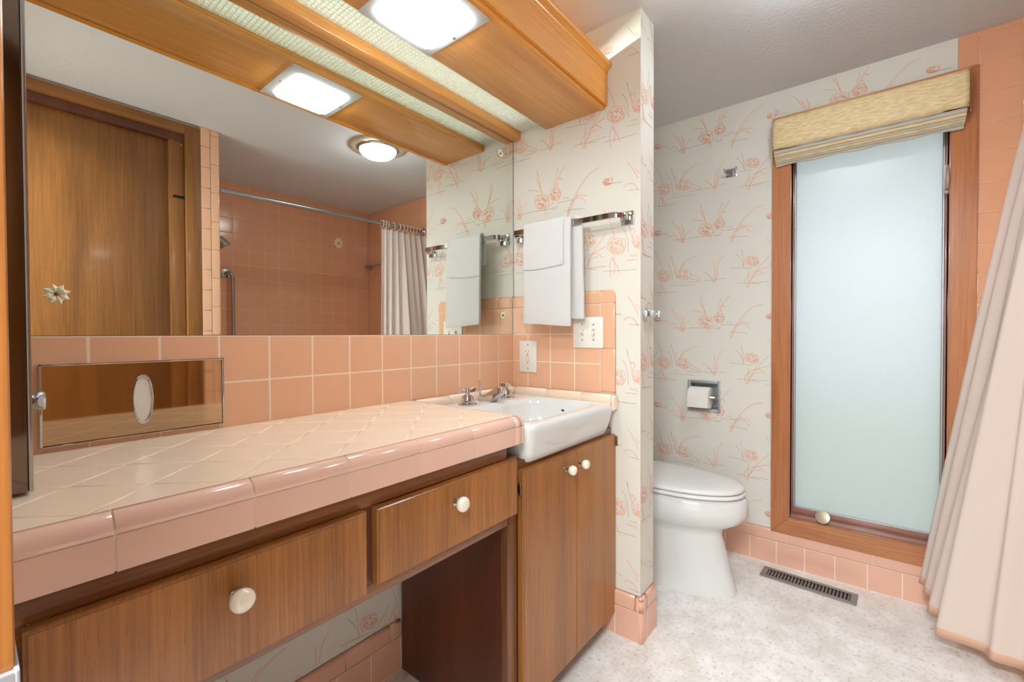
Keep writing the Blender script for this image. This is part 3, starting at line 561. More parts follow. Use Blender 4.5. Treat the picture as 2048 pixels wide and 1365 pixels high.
# sink cabinet
sc = thing('sink_cabinet', 'brown wooden two-door cabinet under the white sink', 'cabinet', (1.16, -.23, 0))
bm = bm_new(); box(bm, (.870, -.430, 0), (.886, -.013, .778)); obj('side_panel', bm, M['wood_dark'], sc)
bm = bm_new()
for a, b in (((.868, -.452, 0), (.908, -.430, .752)), ((.908, -.452, .700), (1.4575, -.430, .735)), ((1.435, -.452, .07), (1.4455, -.430, .70)), ((.908, -.452, .072), (1.4455, -.430, .095))): box(bm, a, b, 0, .0015)
obj('face_frame', bm, M['wood_frame'], sc)
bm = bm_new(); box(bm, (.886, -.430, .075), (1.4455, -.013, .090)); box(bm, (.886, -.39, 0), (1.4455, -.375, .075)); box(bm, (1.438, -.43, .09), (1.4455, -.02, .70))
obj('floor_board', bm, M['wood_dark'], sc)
for x0, x1, kx, hx in ((.911, 1.1815, 1.121, .9085), (1.1835, 1.4565, 1.198, 1.4545)):
    d = obj('cabinet_door', slab(x0, x1, .073, .713), M['wood_v'], sc); knob(d, kx, .669, r=.0145)
    for hz in (.665 if hx < 1 else .690, .118):
        bm = bm_new()
        lathe(bm, (hx, -.4635 if hx < 1 else -.4735, hz-.012), (0, 0, 1), [(.001, -.006), (.0035, -.003), (.0035, .027), (.001, .030)], 10)
        box(bm, (hx-.002, -.463, hz-.010), (hx+.002, -.452, hz+.010)); obj('hinge', bm, M['brass'], d)

# countertop: diagonal tiles with a rounded tiled nose
ct = thing('countertop', 'pale peach tiled countertop with diagonal tiles and rounded front edge', 'countertop', (.46, -.24, .787))
XR = .905
bm = bm_new()
def clip(poly, f):
    out = []
    for i in range(len(poly)):
        a, b = poly[i-1], poly[i]; fa, fb = f(a), f(b)
        if (fa < 0) != (fb < 0):
            t = fa/(fa-fb); out.append((a[0]+(b[0]-a[0])*t, a[1]+(b[1]-a[1])*t))
        if fb >= 0: out.append(b)
    return out
H2 = T/math.sqrt(2); g = .0017
for i in range(-14, 30):
    for j in range(-14, 30):
        cx, cy = .556+(i+j)*H2, -.445+(i-j)*H2+H2
        if not (-.1 < cx < 1.05 and -.6 < cy < .15): continue
        r = H2-g
        p = [(cx, cy-r), (cx+r, cy), (cx, cy+r), (cx-r, cy)]
        for f in (lambda q: q[0]-.001, lambda q: XR-.0012-q[0], lambda q: q[1]+.445, lambda q: -.0085-q[1]):
            p = clip(p, f)
            if len(p) < 3: break
        if len(p) < 3: continue
        ar = abs(sum(p[k-1][0]*p[k][1]-p[k][0]*p[k-1][1] for k in range(len(p))))/2
        if ar < 4e-5: continue
        q = []
        for a in p:
            if not q or math.hypot(a[0]-q[-1][0], a[1]-q[-1][1]) > .0025: q.append(a)
        if math.hypot(q[0][0]-q[-1][0], q[0][1]-q[-1][1]) < .0025: q.pop()
        if len(q) < 3: continue
        tile_poly(bm, [(a, b, ZC-.006) for a, b in q], (0, 0, 1), .006, .0014, 0)
box(bm, (.001, -.455, .787), (XR, -.0085, ZC-.0022), 1)
obj('tile_top', bm, [M['toptile'], M['grout']], ct)
bm = bm_new()
cap = [(-.4465, ZC-.010), (-.4465, ZC), (-.455, ZC-.0003), (-.462, ZC-.003), (-.4675, ZC-.008), (-.471, ZC-.015), (F, ZC-.0235), (F+.006, ZC-.0240)]
face = [(F+.006, .832), (F, .8315), (F, .7885), (F+.002, .7866), (F+.012, .7866), (F+.012, .832)]
xs = [.001]+[.111+.154*k for k in range(6)]+[.905]
xs = [x for x in xs if x <= .905]
for a, b in zip(xs, xs[1:]):
    if b-a < .02: continue
    for prof in (cap, face): loft(bm, [[(x, y, z) for y, z in prof] for x in (b-.0012, a+.0012)], mat=0)
# rounded end piece next to the sink
for prof, ex in ((cap, 1), (face, 0)):
    rings = [[(XR+.0012, y, z) for y, z in prof]]
    for k in range(1, 7):
        t = k/6*PI/2; s = .016*math.sin(t); d = .016*(1-math.cos(t))
        rings.append([(XR+.0012+s, min(y+d*.8 if y < -.448 else y, -.44), min(z, ZC-d*.5) if ex else z) for y, z in prof])
    loft(bm, rings[::-1], mat=0)
# side nose along the sink
prof = [(XR+.0005, ZC-.012), (XR+.0005, ZC), (XR+.008, ZC-.0008), (XR+.013, ZC-.004), (XR+.0165, ZC-.010), (XR+.0172, ZC-.03), (XR+.0005, ZC-.03)]
ys = [-.446, -.293, -.14, -.0085]
for a, b in zip(ys, ys[1:]): loft(bm, [[(x, y, z) for x, z in prof] for y in (a+.001, b-.001)], mat=0)
core = [(F+.0012, ZC-.02), (F+.0012, .789), (-.447, .789), (-.447, ZC-.003), (-.456, ZC-.003), (-.4665, ZC-.010)]
loft(bm, [[(x, y, z) for y, z in core] for x in (XR-.002, .002)], mat=1)
bmesh.ops.recalc_face_normals(bm, faces=bm.faces)
obj('nose_tile', bm, [M['nosetile'], M['grout']], ct)
# low tiled ledge behind and beside the sink
bm = bm_new()
pz = [(0, .800), (-.026, .800), (-.027, .846), (-.0235, .853), (-.017, .8568), (0, .8568)]
xs = [.924, 1.07, 1.225, 1.38, 1.4485]
for a, b in zip(xs, xs[1:]): loft(bm, [[(x, y-.008, z) for y, z in pz] for x in (b-.0011, a+.0011)])
ys = [-.036, -.19, -.345, -.466]
for a, b in zip(ys, ys[1:]): loft(bm, [[(1.4495+x, y, z) for x, z in pz] for y in (b+.0011, a-.0011)])
rings = [[(1.4495+x, -.4675-.010*math.sin(k/5*PI/2), .828+(z-.828)*(1-.18*(1-math.cos(k/5*PI/2)))) for x, z in [(p*(1 if p == 0 else 1-.25*(1-math.cos(k/5*PI/2))), q) for p, q in pz]] for k in range(6)]
loft(bm, rings)
bmesh.ops.recalc_face_normals(bm, faces=bm.faces)
obj('ledge_tile', bm, [M['toptile']], ct)  # paler than the splash: light caught on the ledge top is in the colour

# sink
sk = thing('sink', 'white porcelain sink with a thick curved front apron set in the tiled counter', 'sink', (1.188, -.25, .73))
bm = bm_new()
SX0, SX1, SY0, SY1 = .9255, 1.4200, -.484, -.0365
def R_(ix, iy0, iy1, z, r): return rrect(SX0+ix, SX1-ix, SY0+iy0, SY1-iy1, z, r, 8)
rings = [R_(.024, .034, .03, .7225, .020), R_(.019, .0275, .02, .7230, .022), R_(.015, .022, .015, .7275, .024), R_(.009, .0125, .01, .752, .026), R_(.003, .004, 0, .786, .028), R_(.0008, .001, 0, .803, .029), R_(0, 0, 0, .813, .030),
         R_(.0006, .0012, .0005, .8195, .030), R_(.003, .0045, .002, .8250, .029), R_(.0075, .0095, .004, .8284, .027), R_(.013, .016, .007, .8296, .026), R_(.020, .026, .012, .8300, .026)]
rings += [rrect(*q, 8) for q in ((.978, 1.392, -.4485, -.148, .8297, .045), (.983, 1.387, -.4440, -.152, .8285, .047), (.988, 1.382, -.4395, -.156, .8255, .049), (.9925, 1.3775, -.4355, -.160, .820, .050), (.998, 1.372, -.430, -.166, .806, .053), (1.008, 1.362, -.421, -.176, .775, .058), (1.022, 1.348, -.408, -.188, .742, .066), (1.045, 1.325, -.385, -.208, .718, .070), (1.08, 1.29, -.355, -.235, .708, .055), (1.15, 1.22, -.33, -.27, .703, .02))]
loft(bm, rings)
obj('basin', bm, M['porcelain'], sk, smooth=75)
bm = bm_new(); lathe(bm, (1.185, -.30, .701), (0, 0, 1), [(.02, 0), (.022, .004), (.016, .005), (.001, .004)], 20); obj('drain', bm, M['chrome'], sk)
bm = bm_new(); strip(bm, [(1.372, -.29, .793), (1.364, -.31, .793)], .002, .006, (0, 0, 1)); obj('overflow_slot', bm, M['dark'], sk)

fc = thing('faucet', 'chrome widespread faucet with two winged handles on the back of the sink', 'faucet', (1.187, -.10, .8295))
for hx in (1.083, 1.291):
    bm = bm_new(); lathe(bm, (hx, -.100, .8295), (0, 0, 1), [(.031, 0), (.0325, .003), (.031, .0055), (.021, .0085)], 28)
    lathe(bm, (hx, -.100, .836), (0, 0, 1), [(.0205, 0), (.0205, .018), (.0185, .024), (.009, .029), (.007, .030), (.007, .050), (.0055, .053), (.001, .054)], 24)
    h = obj('handle', bm, M['chrome'], fc)
    bm = bm_new(); ang = -.75 if hx < 1.2 else -.2
    for s in (-1, 1):
        d = Vector((math.cos(ang)*s, math.sin(ang)*s, 0)); n = Vector((-d.y, d.x, 0))
        rr = []
        for k, (t, hh, ww) in enumerate(((.003, .011, .009), (.012, .013, .008), (.022, .016, .006), (.029, .010, .004))):
            c = Vector((hx, -.10, .876+t*.22))+d*t
            rr.append([c-n*ww/2-Zv*hh/2, c+n*ww/2-Zv*hh/2, c+n*ww/2+Zv*hh/2, c-n*ww/2+Zv*hh/2])
        loft(bm, rr)
    obj('handle_wing', bm, M['chrome'], h, bev=.001)
bm = bm_new(); rr = []
for y, zb, zt, wd in ((-.066, .829, .846, .040), (-.076, .829, .851, .043), (-.096, .829, .855, .043), (-.116, .829, .865, .040), (-.134, .831, .876, .036), (-.150, .845, .884, .032), (-.166, .859, .887, .030), (-.178, .863, .883, .027)):
    rr.append([(1.187-wd/2, y, zb), (1.187+wd/2, y, zb), (1.187+wd/2*.8, y, zt), (1.187-wd/2*.8, y, zt)])
loft(bm, rr); bmesh.ops.recalc_face_normals(bm, faces=bm.faces)
obj('spout', bm, M['chrome'], fc, bev=.004)
bm = bm_new(); lathe(bm, (1.187, -.062, .829), (0, 0, 1), [(.004, 0), (.0028, .004), (.0028, .060), (.0045, .064), (.0062, .068), (.0065, .071), (.001, .073)], 14)
obj('pop_up_rod', bm, M['chrome'], fc)

# mirror with its flower clips
mr = thing('wall_mirror', 'large frameless mirror filling the wall above the tiled splash', 'mirror', (.73, -.003, 1.07))
bm = bm_new(); box(bm, (.004, -.0055, 1.0705), (1.4555, -.0002, 1.872)); obj('mirror_glass', bm, M['mirror'], mr, smooth=0)
bm = bm_new(); box(bm, (.004, -.0062, 1.0685), (1.4560, -.0002, 1.0705)); box(bm, (1.4556, -.0060, 1.0705), (1.4566, -.0002, 1.872)); obj('edge_bead', bm, M['dark'], mr, smooth=0)
def flower(x, z, r):
    bm = bm_new()
    for i in range(8):
        a = i*PI/4+.3; c, s = math.cos(a), math.sin(a)
        P = lambda t, w, y: (x+(c*t-s*w)*r, -.0058-y, z+(s*t+c*w)*r)
        v = [bm.verts.new(q) for q in (P(.12, 0, .001), P(.55, -.30, .0015), P(1.0, 0, .003), P(.55, .30, .0015))]
        t = bm.verts.new(P(.55, 0, .0065)); b = bm.verts.new(P(.5, 0, 0))
        for k in range(4): bm.faces.new((v[k], v[(k+1) % 4], t)); bm.faces.new((v[(k+1) % 4], v[k], b))
    o = obj('flower_clip', bm, M['acrylic'], mr, smooth=0)
    bm = bm_new(); lathe(bm, (x, -.0058, z), (0, -1, 0), [(r*.16, 0), (r*.16, .004), (r*.06, .0052)], 10); obj('clip_screw', bm, M['brass'], o)
for x, z in ((.110, 1.147), (1.384, 1.147), (1.372, 1.801)): flower(x, z, .0195)

# tissue dispenser set into the splash tiles
td = thing('tissue_dispenser', 'mirror-polished steel tissue box cover with an oval slot, set in the tiled splash', 'tissue box', (.23, -.008, .866))
bm = bm_new()
yb = -.0072; xs = [.084, .190, .216, .246, .272, .3775]; 
outer = (.084, .3775, .8665, 1.0185)
ov = [(.231+.0155*math.copysign(abs(math.cos(t))**.85, math.cos(t)), .9405+.0475*math.copysign(abs(math.sin(t))**1.12, math.sin(t))) for t in [2*PI*k/40 for k in range(40)]]
def face_with_hole(bm, x0, x1, z0, z1, hole, y):
    import math as m
    cx, cz = sum(p[0] for p in hole)/len(hole), sum(p[1] for p in hole)/len(hole)
    ho = [bm.verts.new((p[0], y, p[1])) for p in hole]; out = []
    for p in hole:
        dx, dz = p[0]-cx, p[1]-cz; l = m.hypot(dx, dz); dx /= l; dz /= l
        ts = [((x1-cx)/dx if dx > 1e-9 else (x0-cx)/dx if dx < -1e-9 else 9), ((z1-cz)/dz if dz > 1e-9 else (z0-cz)/dz if dz < -1e-9 else 9)]
        t = min(ts); out.append([cx+dx*t, cz+dz*t])
    for c in ((x0, z0), (x0, z1), (x1, z0), (x1, z1)):
        k = min(range(len(out)), key=lambda i: (out[i][0]-c[0])**2+(out[i][1]-c[1])**2); out[k] = list(c)
    oo = [bm.verts.new((p[0], y, p[1])) for p in out]
    for i in range(len(hole)):
        j = (i+1) % len(hole); bm.faces.new((ho[i], ho[j], oo[j], oo[i]))
    return ho, oo
ho, oo = face_with_hole(bm, outer[0]+.005, outer[1]-.005, outer[2]+.004, outer[3]-.004, ov, yb-.0045)
ring = [bm.verts.new((v.co.x+(v.co.x-.231)*.02, yb, v.co.z)) for v in oo]
for i in range(40):
    j = (i+1) % 40; bm.faces.new((oo[i], oo[j], ring[j], ring[i]))
obj('cover_plate', bm, M['plate'], td, smooth=30)
bm = bm_new()
for a, b in (((outer[0], yb, outer[2]), (outer[0]+.005, yb-.0065, outer[3])), ((outer[1]-.004, yb, outer[2]), (outer[1], yb-.0065, outer[3])), ((outer[0], yb, outer[3]-.004), (outer[1], yb-.0065, outer[3])), ((outer[0], yb, outer[2]), (outer[1], yb-.0065, outer[2]+.003))): box(bm, a, b, 0, .0012)
obj('rim', bm, M['chrome'], td)
bm = bm_new()
loft(bm, [[(.231+(x-.231)*k, yb-.0045+d, .9405+(z-.9405)*k) for x, z in ov] for k, d in ((1.08, -.0016), (1.02, -.0022), (.96, -.0006))], cap0=False, cap1=False)
obj('slot_lip', bm, M['chrome'], td)
bm = bm_new(); box(bm, (.212, yb-.003, .888), (.250, yb-.0005, .993)); obj('tissue', bm, M['paperroll'], td)  # pale panel painted for the lit interior behind the slot, no real tissue

# medicine cabinet on the left wall
mc = thing('medicine_cabinet', 'tall dark polished-steel medicine cabinet on the left wall over the counter end', 'cabinet', (.03, -.15, .862))
obj('body', bx((.0, -.298, .862), (.0530, -.012, 1.868), .0008), M['smoke'], mc)
cd = obj('cabinet_door', bx((.0532, -.301, .862), (.0575, -.010, 1.868), .001), M['chrome_soft'], mc)
bm = bm_new(); lathe(bm, (.057, -.285, .981), (1, 0, 0), [(.009, 0), (.009, .002), (.0105, .004), (.0125, .007), (.0135, .011), (.012, .0135), (.001, .014)], 22); obj('knob', bm, M['chrome'], cd)

# ------------------------------------------------------------------ light soffit above the mirror
so = thing('light_soffit', 'honey wood light soffit with plastic louver strip running along the top of the mirror', 'light soffit', (.73, -.22, 1.875))
bm = bm_new(); box(bm, (.002, -.405, 1.879), (XP-.001, -.172, 1.895), 0, .001); bb = obj('bottom_board', bm, M['honey'], so)
bm = bm_new(); box(bm, (.002, -.4365, 1.877), (XP-.001, -.4055, 2.000)); 
bmesh.ops.bevel(bm, geom=[e for e in bm.edges if abs(e.verts[0].co.x-e.verts[1].co.x) > .5 and all(v.co.z < 1.9 and v.co.y < -.41 for v in e.verts)], offset=.010, segments=4, affect='EDGES')
obj('fascia', bm, M['honey_front'], so)
bm = bm_new()
prof = [(-.405, 2.0005), (-.4375, 2.0005), (-.4385, 2.008), (-.445, 2.015), (-.4525, 2.019), (-.455, 2.026), (-.453, 2.033), (-.449, 2.036), (-.445, 2.040), (-.405, 2.040)]
loft(bm, [[(x, y, z) for y, z in prof] for x in (.002, XP-.001)]); bmesh.ops.recalc_face_normals(bm, faces=bm.faces)
obj('crown_molding', bm, M['honey_front'], so)
bm = bm_new(); box(bm, (.002, -.047, 1.874), (XP-.001, -.0005, 1.915), 0, .004); obj('wall_rail', bm, M['honey'], so)
bm = bm_new(); box(bm, (.002, -.180, 1.8955), (XP-.001, -.172, 1.94)); obj('inner_rail', bm, M['honey'], so)
bm = bm_new(); zl0, zl1 = 1.906, 1.916
y = -.170
nyb = 10
for k in range(nyb+1): box(bm, (.003, -.171+k*.0124-.0008, zl0), (XP-.002, -.171+k*.0124+.0008, zl1))
nxb = 116
for k in range(nxb+1): 
    x = .004+k*(XP-.007)/nxb; box(bm, (x-.0008, -.171, zl0), (x+.0008, -.047, zl1))
obj('louver', bm, M['lattice'], so, smooth=0)
obj('diffuser', bx((.003, -.171, 1.9165), (XP-.002, -.047, 1.9185)), M['diffuser'], so, smooth=0)
bm = bm_new(); tube(bm, [(.08, -.105, 1.965), (1.38, -.105, 1.965)], .013, 12); obj('fluorescent_tube', bm, M['tube'], so)
obj('uplight_baffle', bx((.04, -.172, 1.984), (1.42, -.036, 2.020), .002), M['plastic'], so)  # white baffle added over the tube to cut uplight and bounce it down
for x in (.05, 1.38): obj('lamp_holder', bx((x, -.120, 1.945), (x+.03, -.09, 1.99)), M['plastic'], so)

rl = thing('recessed_light', 'square recessed light with a frosted glass pan lit white in the soffit board', 'light', (.742, -.292, 1.879))
bm = bm_new(); box(bm, (.627, -.412+.002, 1.8725), (.857, -.176, 1.8785), 0, .002)
gp = obj('glass_plate', bm, M['glowrim'], rl)
def octo(ix, iy, ch, z):
    x0, x1, y0, y1 = .627+ix, .857-ix, -.410+iy, -.176-iy
    return [(x0+ch, y0, z), (x1-ch, y0, z), (x1, y0+ch, z), (x1, y1-ch, z), (x1-ch, y1, z), (x0+ch, y1, z), (x0, y1-ch, z), (x0, y0+ch, z)]
bm = bm_new(); loft(bm, [octo(.024, .026, .012, 1.8724), octo(.027, .029, .014, 1.864), octo(.036, .038, .016, 1.858)][::-1]); bmesh.ops.recalc_face_normals(bm, faces=bm.faces)
obj('glass_pan', bm, M['glow'], rl, smooth=20)
for sx, sy in ((.640, -.292), (.844, -.292)):
    bm = bm_new(); lathe(bm, (sx, sy, 1.8724), (0, 0, -1), [(.004, 0), (.004, .003), (.001, .0045)], 10); obj('retaining_clip', bm, M['chrome_soft'], rl)

cl = thing('ceiling_light', 'round ceiling light with a bright white dome and wide metal ring', 'light', (1.555, -1.105, HC))
bm = bm_new(); lathe(bm, (1.555, -1.105, HC), (0, 0, -1), [(.165, 0), (.165, .004), (.158, .008), (.118, .012), (.112, .012)], 48); obj('ring', bm, M['bronze'], cl)
bm = bm_new(); lathe(bm, (1.555, -1.105, HC-.012), (0, 0, -1), [(.118, 0), (.118, .004), (.110, .008), (.108, .010)], 48); obj('trim_band', bm, M['chrome'], cl)
bm = bm_new(); lathe(bm, (1.555, -1.105, HC-.016), (0, 0, -1), [(.106, 0), (.104, .012), (.095, .026), (.075, .040), (.045, .049), (.001, .053)], 40); obj('dome', bm, M['dome'], cl)

# ------------------------------------------------------------------ partition wall fittings
tb = thing('towel_bar', 'flat chrome towel bar on the wallpapered partition, holding two white towels', 'towel bar', (XP, -.28, 1.47))
BX = XP-.062
bm = bm_new()
path = [(XP-.030, -.040, 1.476), (XP-.046, -.043, 1.476), (XP-.056, -.050, 1.476), (BX, -.062, 1.476), (BX, -.2, 1.476), (BX, -.35, 1.476), (BX, -.488, 1.476), (XP-.057, -.500, 1.476), (XP-.046, -.508, 1.476), (XP-.030, -.511, 1.476)]
strip(bm, path, .006, .020, (0, 0, 1)); obj('bar', bm, M['chrome'], tb, bev=.0012)
for y in (-.052, -.513):
    bm = bm_new(); box(bm, (XP-.007, y-.024, 1.450), (XP, y+.024, 1.496), 0, .0015); box(bm, (XP-.032, y-.012, 1.464), (XP-.006, y+.012, 1.488), 0, .002)
    obj('bracket', bm, M['chrome'], tb)
def towel(name, label, y0, y1, zf, zb, off, rad, th, yskew, seed):
    """cloth folded over the bar: front drop to zf, back drop to zb"""
    bm = bm_new(); rnd = random.Random(seed); prof = []
    zt = 1.476+.010+off
    nf = 14
    for k in range(nf+1): prof.append((BX-.003-rad, zf+(zt-rad-zf)*k/nf, 0))
    for k in range(1, 7): a = PI-k/7*PI; prof.append((BX+rad*math.cos(a)-.003*(1-k/3.5) if False else BX+rad*math.cos(a), zt-rad+rad*math.sin(a), k/7))
    nb = 12
    for k in range(nb+1): prof.append((BX+.003+rad, (zt-rad)+(zb-(zt-rad))*k/nb, 1))
    ncol = 16; rows = []
    p1 = rnd.uniform(0, 6)
    for (x, z, s) in prof:
        r = []
        drop = max(0, zt-.03-z)
        for c in range(ncol+1):
            t = c/ncol; yy = y0+(y1-y0)*t+yskew*s
            wv = .004*math.sin(t*6.5+p1)*min(1, drop*6)+(.006*drop*(.3-t) if s < .5 else 0)
            sgn = -1 if s < .5 else 1
            r.append(bm.verts.new((x+sgn*abs(wv)*.6+(-.02*drop if s < .5 else .012*drop), yy-.012*drop*(t-.2), z+.006*math.sin(t*3.1+p1)*(drop > .1))))
        rows.append(r)
    for a, b in zip(rows, rows[1:]):
        for c in range(ncol): bm.faces.new((a[c], a[c+1], b[c+1], b[c]))
    o = obj(name, bm, M['towel'], None, smooth=180, loc=(BX, (y0+y1)/2, zt)); tag(o, label, 'towel')
    q = o.modifiers.new('solid', 'SOLIDIFY'); q.thickness = th; q.offset = 1
    q = o.modifiers.new('bevel', 'BEVEL'); q.width = th*.35; q.segments = 2
    return o
towel('hand_towel', 'longer white ribbed hand towel hanging on the chrome bar beneath the short cloth', -.125, -.328, 1.105, 1.132, .003, .0035, .0115, -.034, 3)
towel('washcloth', 'short white washcloth draped over the longer towel on the chrome bar', -.122, -.302, 1.322, 1.37, .014, .0153, .004, -.006, 5)

sp = thing('light_switch', 'white double toggle light switch plate on the tiled partition beside the towel', 'switch', (XP-.008, -.364, 1.076))
xs_ = XP-.0082
obj('plate', bx((xs_, -.426, 1.019), (xs_-.006, -.302, 1.133), .0025), M['plastic'], sp)
for y, up in ((-.341, 1), (-.387, -1)):
    bm = bm_new(); box(bm, (xs_-.0058, y-.0055, 1.064), (xs_-.0066, y+.0055, 1.089)); obj('toggle_slot', bm, M['grout2'], sp, smooth=0)
    bm = bm_new(); c = Vector((xs_-.006, y, 1.076)); d = Vector((-.011, 0, .007*up))
    loft(bm, [[c+d*t+Vector((0, sy*w, sz*w*1.4)) for sy, sz in ((-1, -1), (1, -1), (1, 1), (-1, 1))] for t, w in ((0, .0042), (1, .0034))]); obj('toggle', bm, M['plastic'], sp, bev=.0008)
    for z in (1.048, 1.105):
        bm = bm_new(); lathe(bm, (xs_-.006, y, z), (-1, 0, 0), [(.003, 0), (.0028, .001), (.001, .0014)], 10); sw = obj('screw', bm, M['chrome_soft'], sp)
ol = thing('outlet', 'white electrical outlet plate on the tiled partition above the sink corner', 'outlet', (XP-.008, -.088, .979))
obj('plate', bx((xs_, -.131, .9155), (xs_-.006, -.045, 1.044), .0025), M['plastic'], ol)
bm = bm_new(); box(bm, (xs_-.0055, -.1045, .946), (xs_-.008, -.0715, 1.013), 0, .0008); rc = obj('receptacle', bm, M['plastic'], ol)
bm = bm_new()
for z in (1.000, .964):
    box(bm, (xs_-.0079, -.0835, z-.003), (xs_-.0083, -.0820, z+.006)); box(bm, (xs_-.0079, -.0950, z-.003), (xs_-.0083, -.0935, z+.005))
    lathe(bm, (xs_-.0079, -.0885, z-.009), (-1, 0, 0), [(.0024, 0), (.0024, .0004)], 10)
obj('socket_slots', bm, M['dark'], rc, smooth=0)
bm = bm_new(); box(bm, (xs_-.0079, -.0945, .9835), (xs_-.0087, -.0820, .9872)); box(bm, (xs_-.0079, -.0945, .9785), (xs_-.0087, -.0820, .9822)); obj('reset_button', bm, M['grout2'], rc, smooth=0)
for z in (.932, 1.028):
    bm = bm_new(); lathe(bm, (xs_-.006, -.088, z), (-1, 0, 0), [(.0028, 0), (.0026, .001), (.001, .0014)], 10); obj('screw', bm, M['chrome_soft'], ol)

hk = thing('wall_catch', 'small square chrome catch on the narrow end of the partition', 'hook', (1.50, -DP, 1.14))
bm = bm_new(); box(bm, (1.475, -DP, 1.120), (1.518, -DP-.005, 1.162), 0, .001); obj('plate', bm, M['chrome'], hk)
bm = bm_new(); box(bm, (1.488, -DP-.005, 1.130), (1.505, -DP-.024, 1.152), 0, .001); box(bm, (1.500, -DP-.020, 1.131), (1.560, -DP-.028, 1.151), 0, .001); box(bm, (1.556, -DP-.030, 1.129), (1.562, -DP-.018, 1.153), 0, .0008)
obj('arm', bm, M['chrome'], hk)
bm = bm_new(); lathe(bm, (1.536, -DP-.028, 1.141), (0, -1, 0), [(.007, 0), (.006, .003), (.002, .004)], 16); obj('button', bm, M['chrome_soft'], hk)

rh = thing('robe_hook', 'chrome double robe hook high on the wallpapered wall left of the window', 'hook', (XW, -.645, 1.853))
bm = bm_new(); box(bm, (XW-.005, -.671, 1.834), (XW, -.620, 1.873), 0, .001); obj('plate', bm, M['chrome'], rh)
for y, s in ((-.630, 1), (-.662, -1)):
    bm = bm_new(); tube(bm, [(XW-.004, y, 1.846), (XW-.018, y+s*.004, 1.846), (XW-.030, y+s*.008, 1.853), (XW-.036, y+s*.011, 1.868)], [.005, .005, .0048, .004], 10); obj('prong', bm, M['chrome'], rh)

ph = thing('toilet_paper_holder', 'recessed chrome toilet paper holder in the wallpapered wall above the toilet', 'toilet paper holder', (XW, -.52, .755))
bm = bm_new()
for a, b in (((XW-.005, -.598, .676), (XW, -.586, .833)), ((XW-.005, -.453, .676), (XW, -.441, .833)), ((XW-.005, -.586, .821), (XW, -.453, .833)), ((XW-.005, -.586, .676), (XW, -.453, .689))): box(bm, a, b, 0, .001)
obj('frame', bm, M['steel'], ph)
bm = bm_new()
for a, b in (((XW+.058, -.585, .690), (XW+.060, -.454, .820)), ((XW, -.585, .690), (XW+.06, -.583, .820)), ((XW, -.456, .690), (XW+.06, -.454, .820)), ((XW, -.585, .818), (XW+.06, -.454, .820)), ((XW, -.585, .690), (XW+.06, -.454, .692))): box(bm, a, b)
obj('recess_box', bm, M['steel'], ph, smooth=0)
bm = bm_new(); lathe(bm, (XW-.018, -.447, .752), (0, -1, 0), [(.010, 0), (.0105, .02), (.0105, .120), (.008, .125), (.008, .143), (.001, .146)], 16); box(bm, (XW-.024, -.594, .744), (XW-.002, -.588, .760), 0, .001); box(bm, (XW-.024, -.452, .744), (XW-.002, -.446, .760), 0, .001)
obj('roller', bm, M['chrome'], ph)
bm = bm_new(); n = 40
for i in range(n):
    pass
c = Vector((XW-.018, -.452, .748)); ax = Vector((0, -1, 0)); ro, ri = .054, .0195
ringsv = []
for r_, d in ((ri, .005), (ro-.002, .005), (ro, .007), (ro, .103), (ro-.002, .105), (ri, .105)):
    ringsv.append([c+ax*d+Vector((math.cos(2*PI*k/n)*r_, 0, math.sin(2*PI*k/n)*r_)) for k in range(n)])
ringsv.append(ringsv[0])
loft(bm, ringsv, False, False)
rings = []
for y in (.007, .103): rings.append([c+ax*y+Vector((-ro-.0006, 0, .015)), c+ax*y+Vector((-ro-.0022, 0, .0)), c+ax*y+Vector((-ro-.001, 0, -.045)), c+ax*y+Vector((-ro+.0002, 0, -.045)), c+ax*y+Vector((-ro-.0012, 0, 0))])
loft(bm, rings); bmesh.ops.recalc_face_normals(bm, faces=bm.faces)
tag(obj('toilet_paper_roll', bm, M['paperroll'], None, loc=(XW-.018, -.505, .748)), 'white toilet paper roll on the recessed chrome holder', 'toilet paper')

# ------------------------------------------------------------------ toilet
to = thing('toilet', 'white porcelain toilet with closed lid in the nook behind the partition', 'toilet', (1.965, -.38, 0))
TX = 1.968
def egg(hw, yf, yb, z, n=40, sq=.35, dz=None):
    pts = []
    ym = yb+(yf-yb)*.42
    for k in range(n):
        t = 2*PI*k/n; c, s = math.cos(t), math.sin(t)
        if s <= 0: x = hw*math.copysign(abs(c)**.92, c); y = ym+(yf-ym)*abs(s)**1.0
        else: x = hw*math.copysign(abs(c)**(.92-sq*.9), c); y = ym+(yb-ym)*abs(s)**(1-sq*.9)
        pts.append((TX+x, y, z if dz is None else z+dz(x/hw, (y-ym)/(abs(yf-ym)))))
    return pts
bm = bm_new()
rings = [egg(.128, -.757, -.14, .0), egg(.128, -.757, -.14, .012), egg(.122, -.748, -.14, .04), egg(.116, -.730, -.14, .12), egg(.113, -.712, -.14, .19), egg(.114, -.700, -.14, .235), egg(.122, -.705, -.13, .262),
         egg(.150, -.742, -.11, .283), egg(.170, -.776, -.10, .305), egg(.181, -.796, -.09, .335), egg(.184, -.800, -.08, .362), egg(.182, -.795, -.08, .388), egg(.178, -.788, -.08, .402), egg(.165, -.775, -.09, .406)]
loft(bm, rings); obj('bowl', bm, M['porcelain'], to, smooth=70)
bm = bm_new(); loft(bm, [egg(.172, -.782, -.25, .411), egg(.177, -.787, -.25, .414), egg(.178, -.788, -.25, .420), egg(.175, -.785, -.25, .4245)]); obj('seat', bm, M['seatplastic'], to, smooth=60)
bm = bm_new(); dz = lambda a, b: .010*(1-a*a)
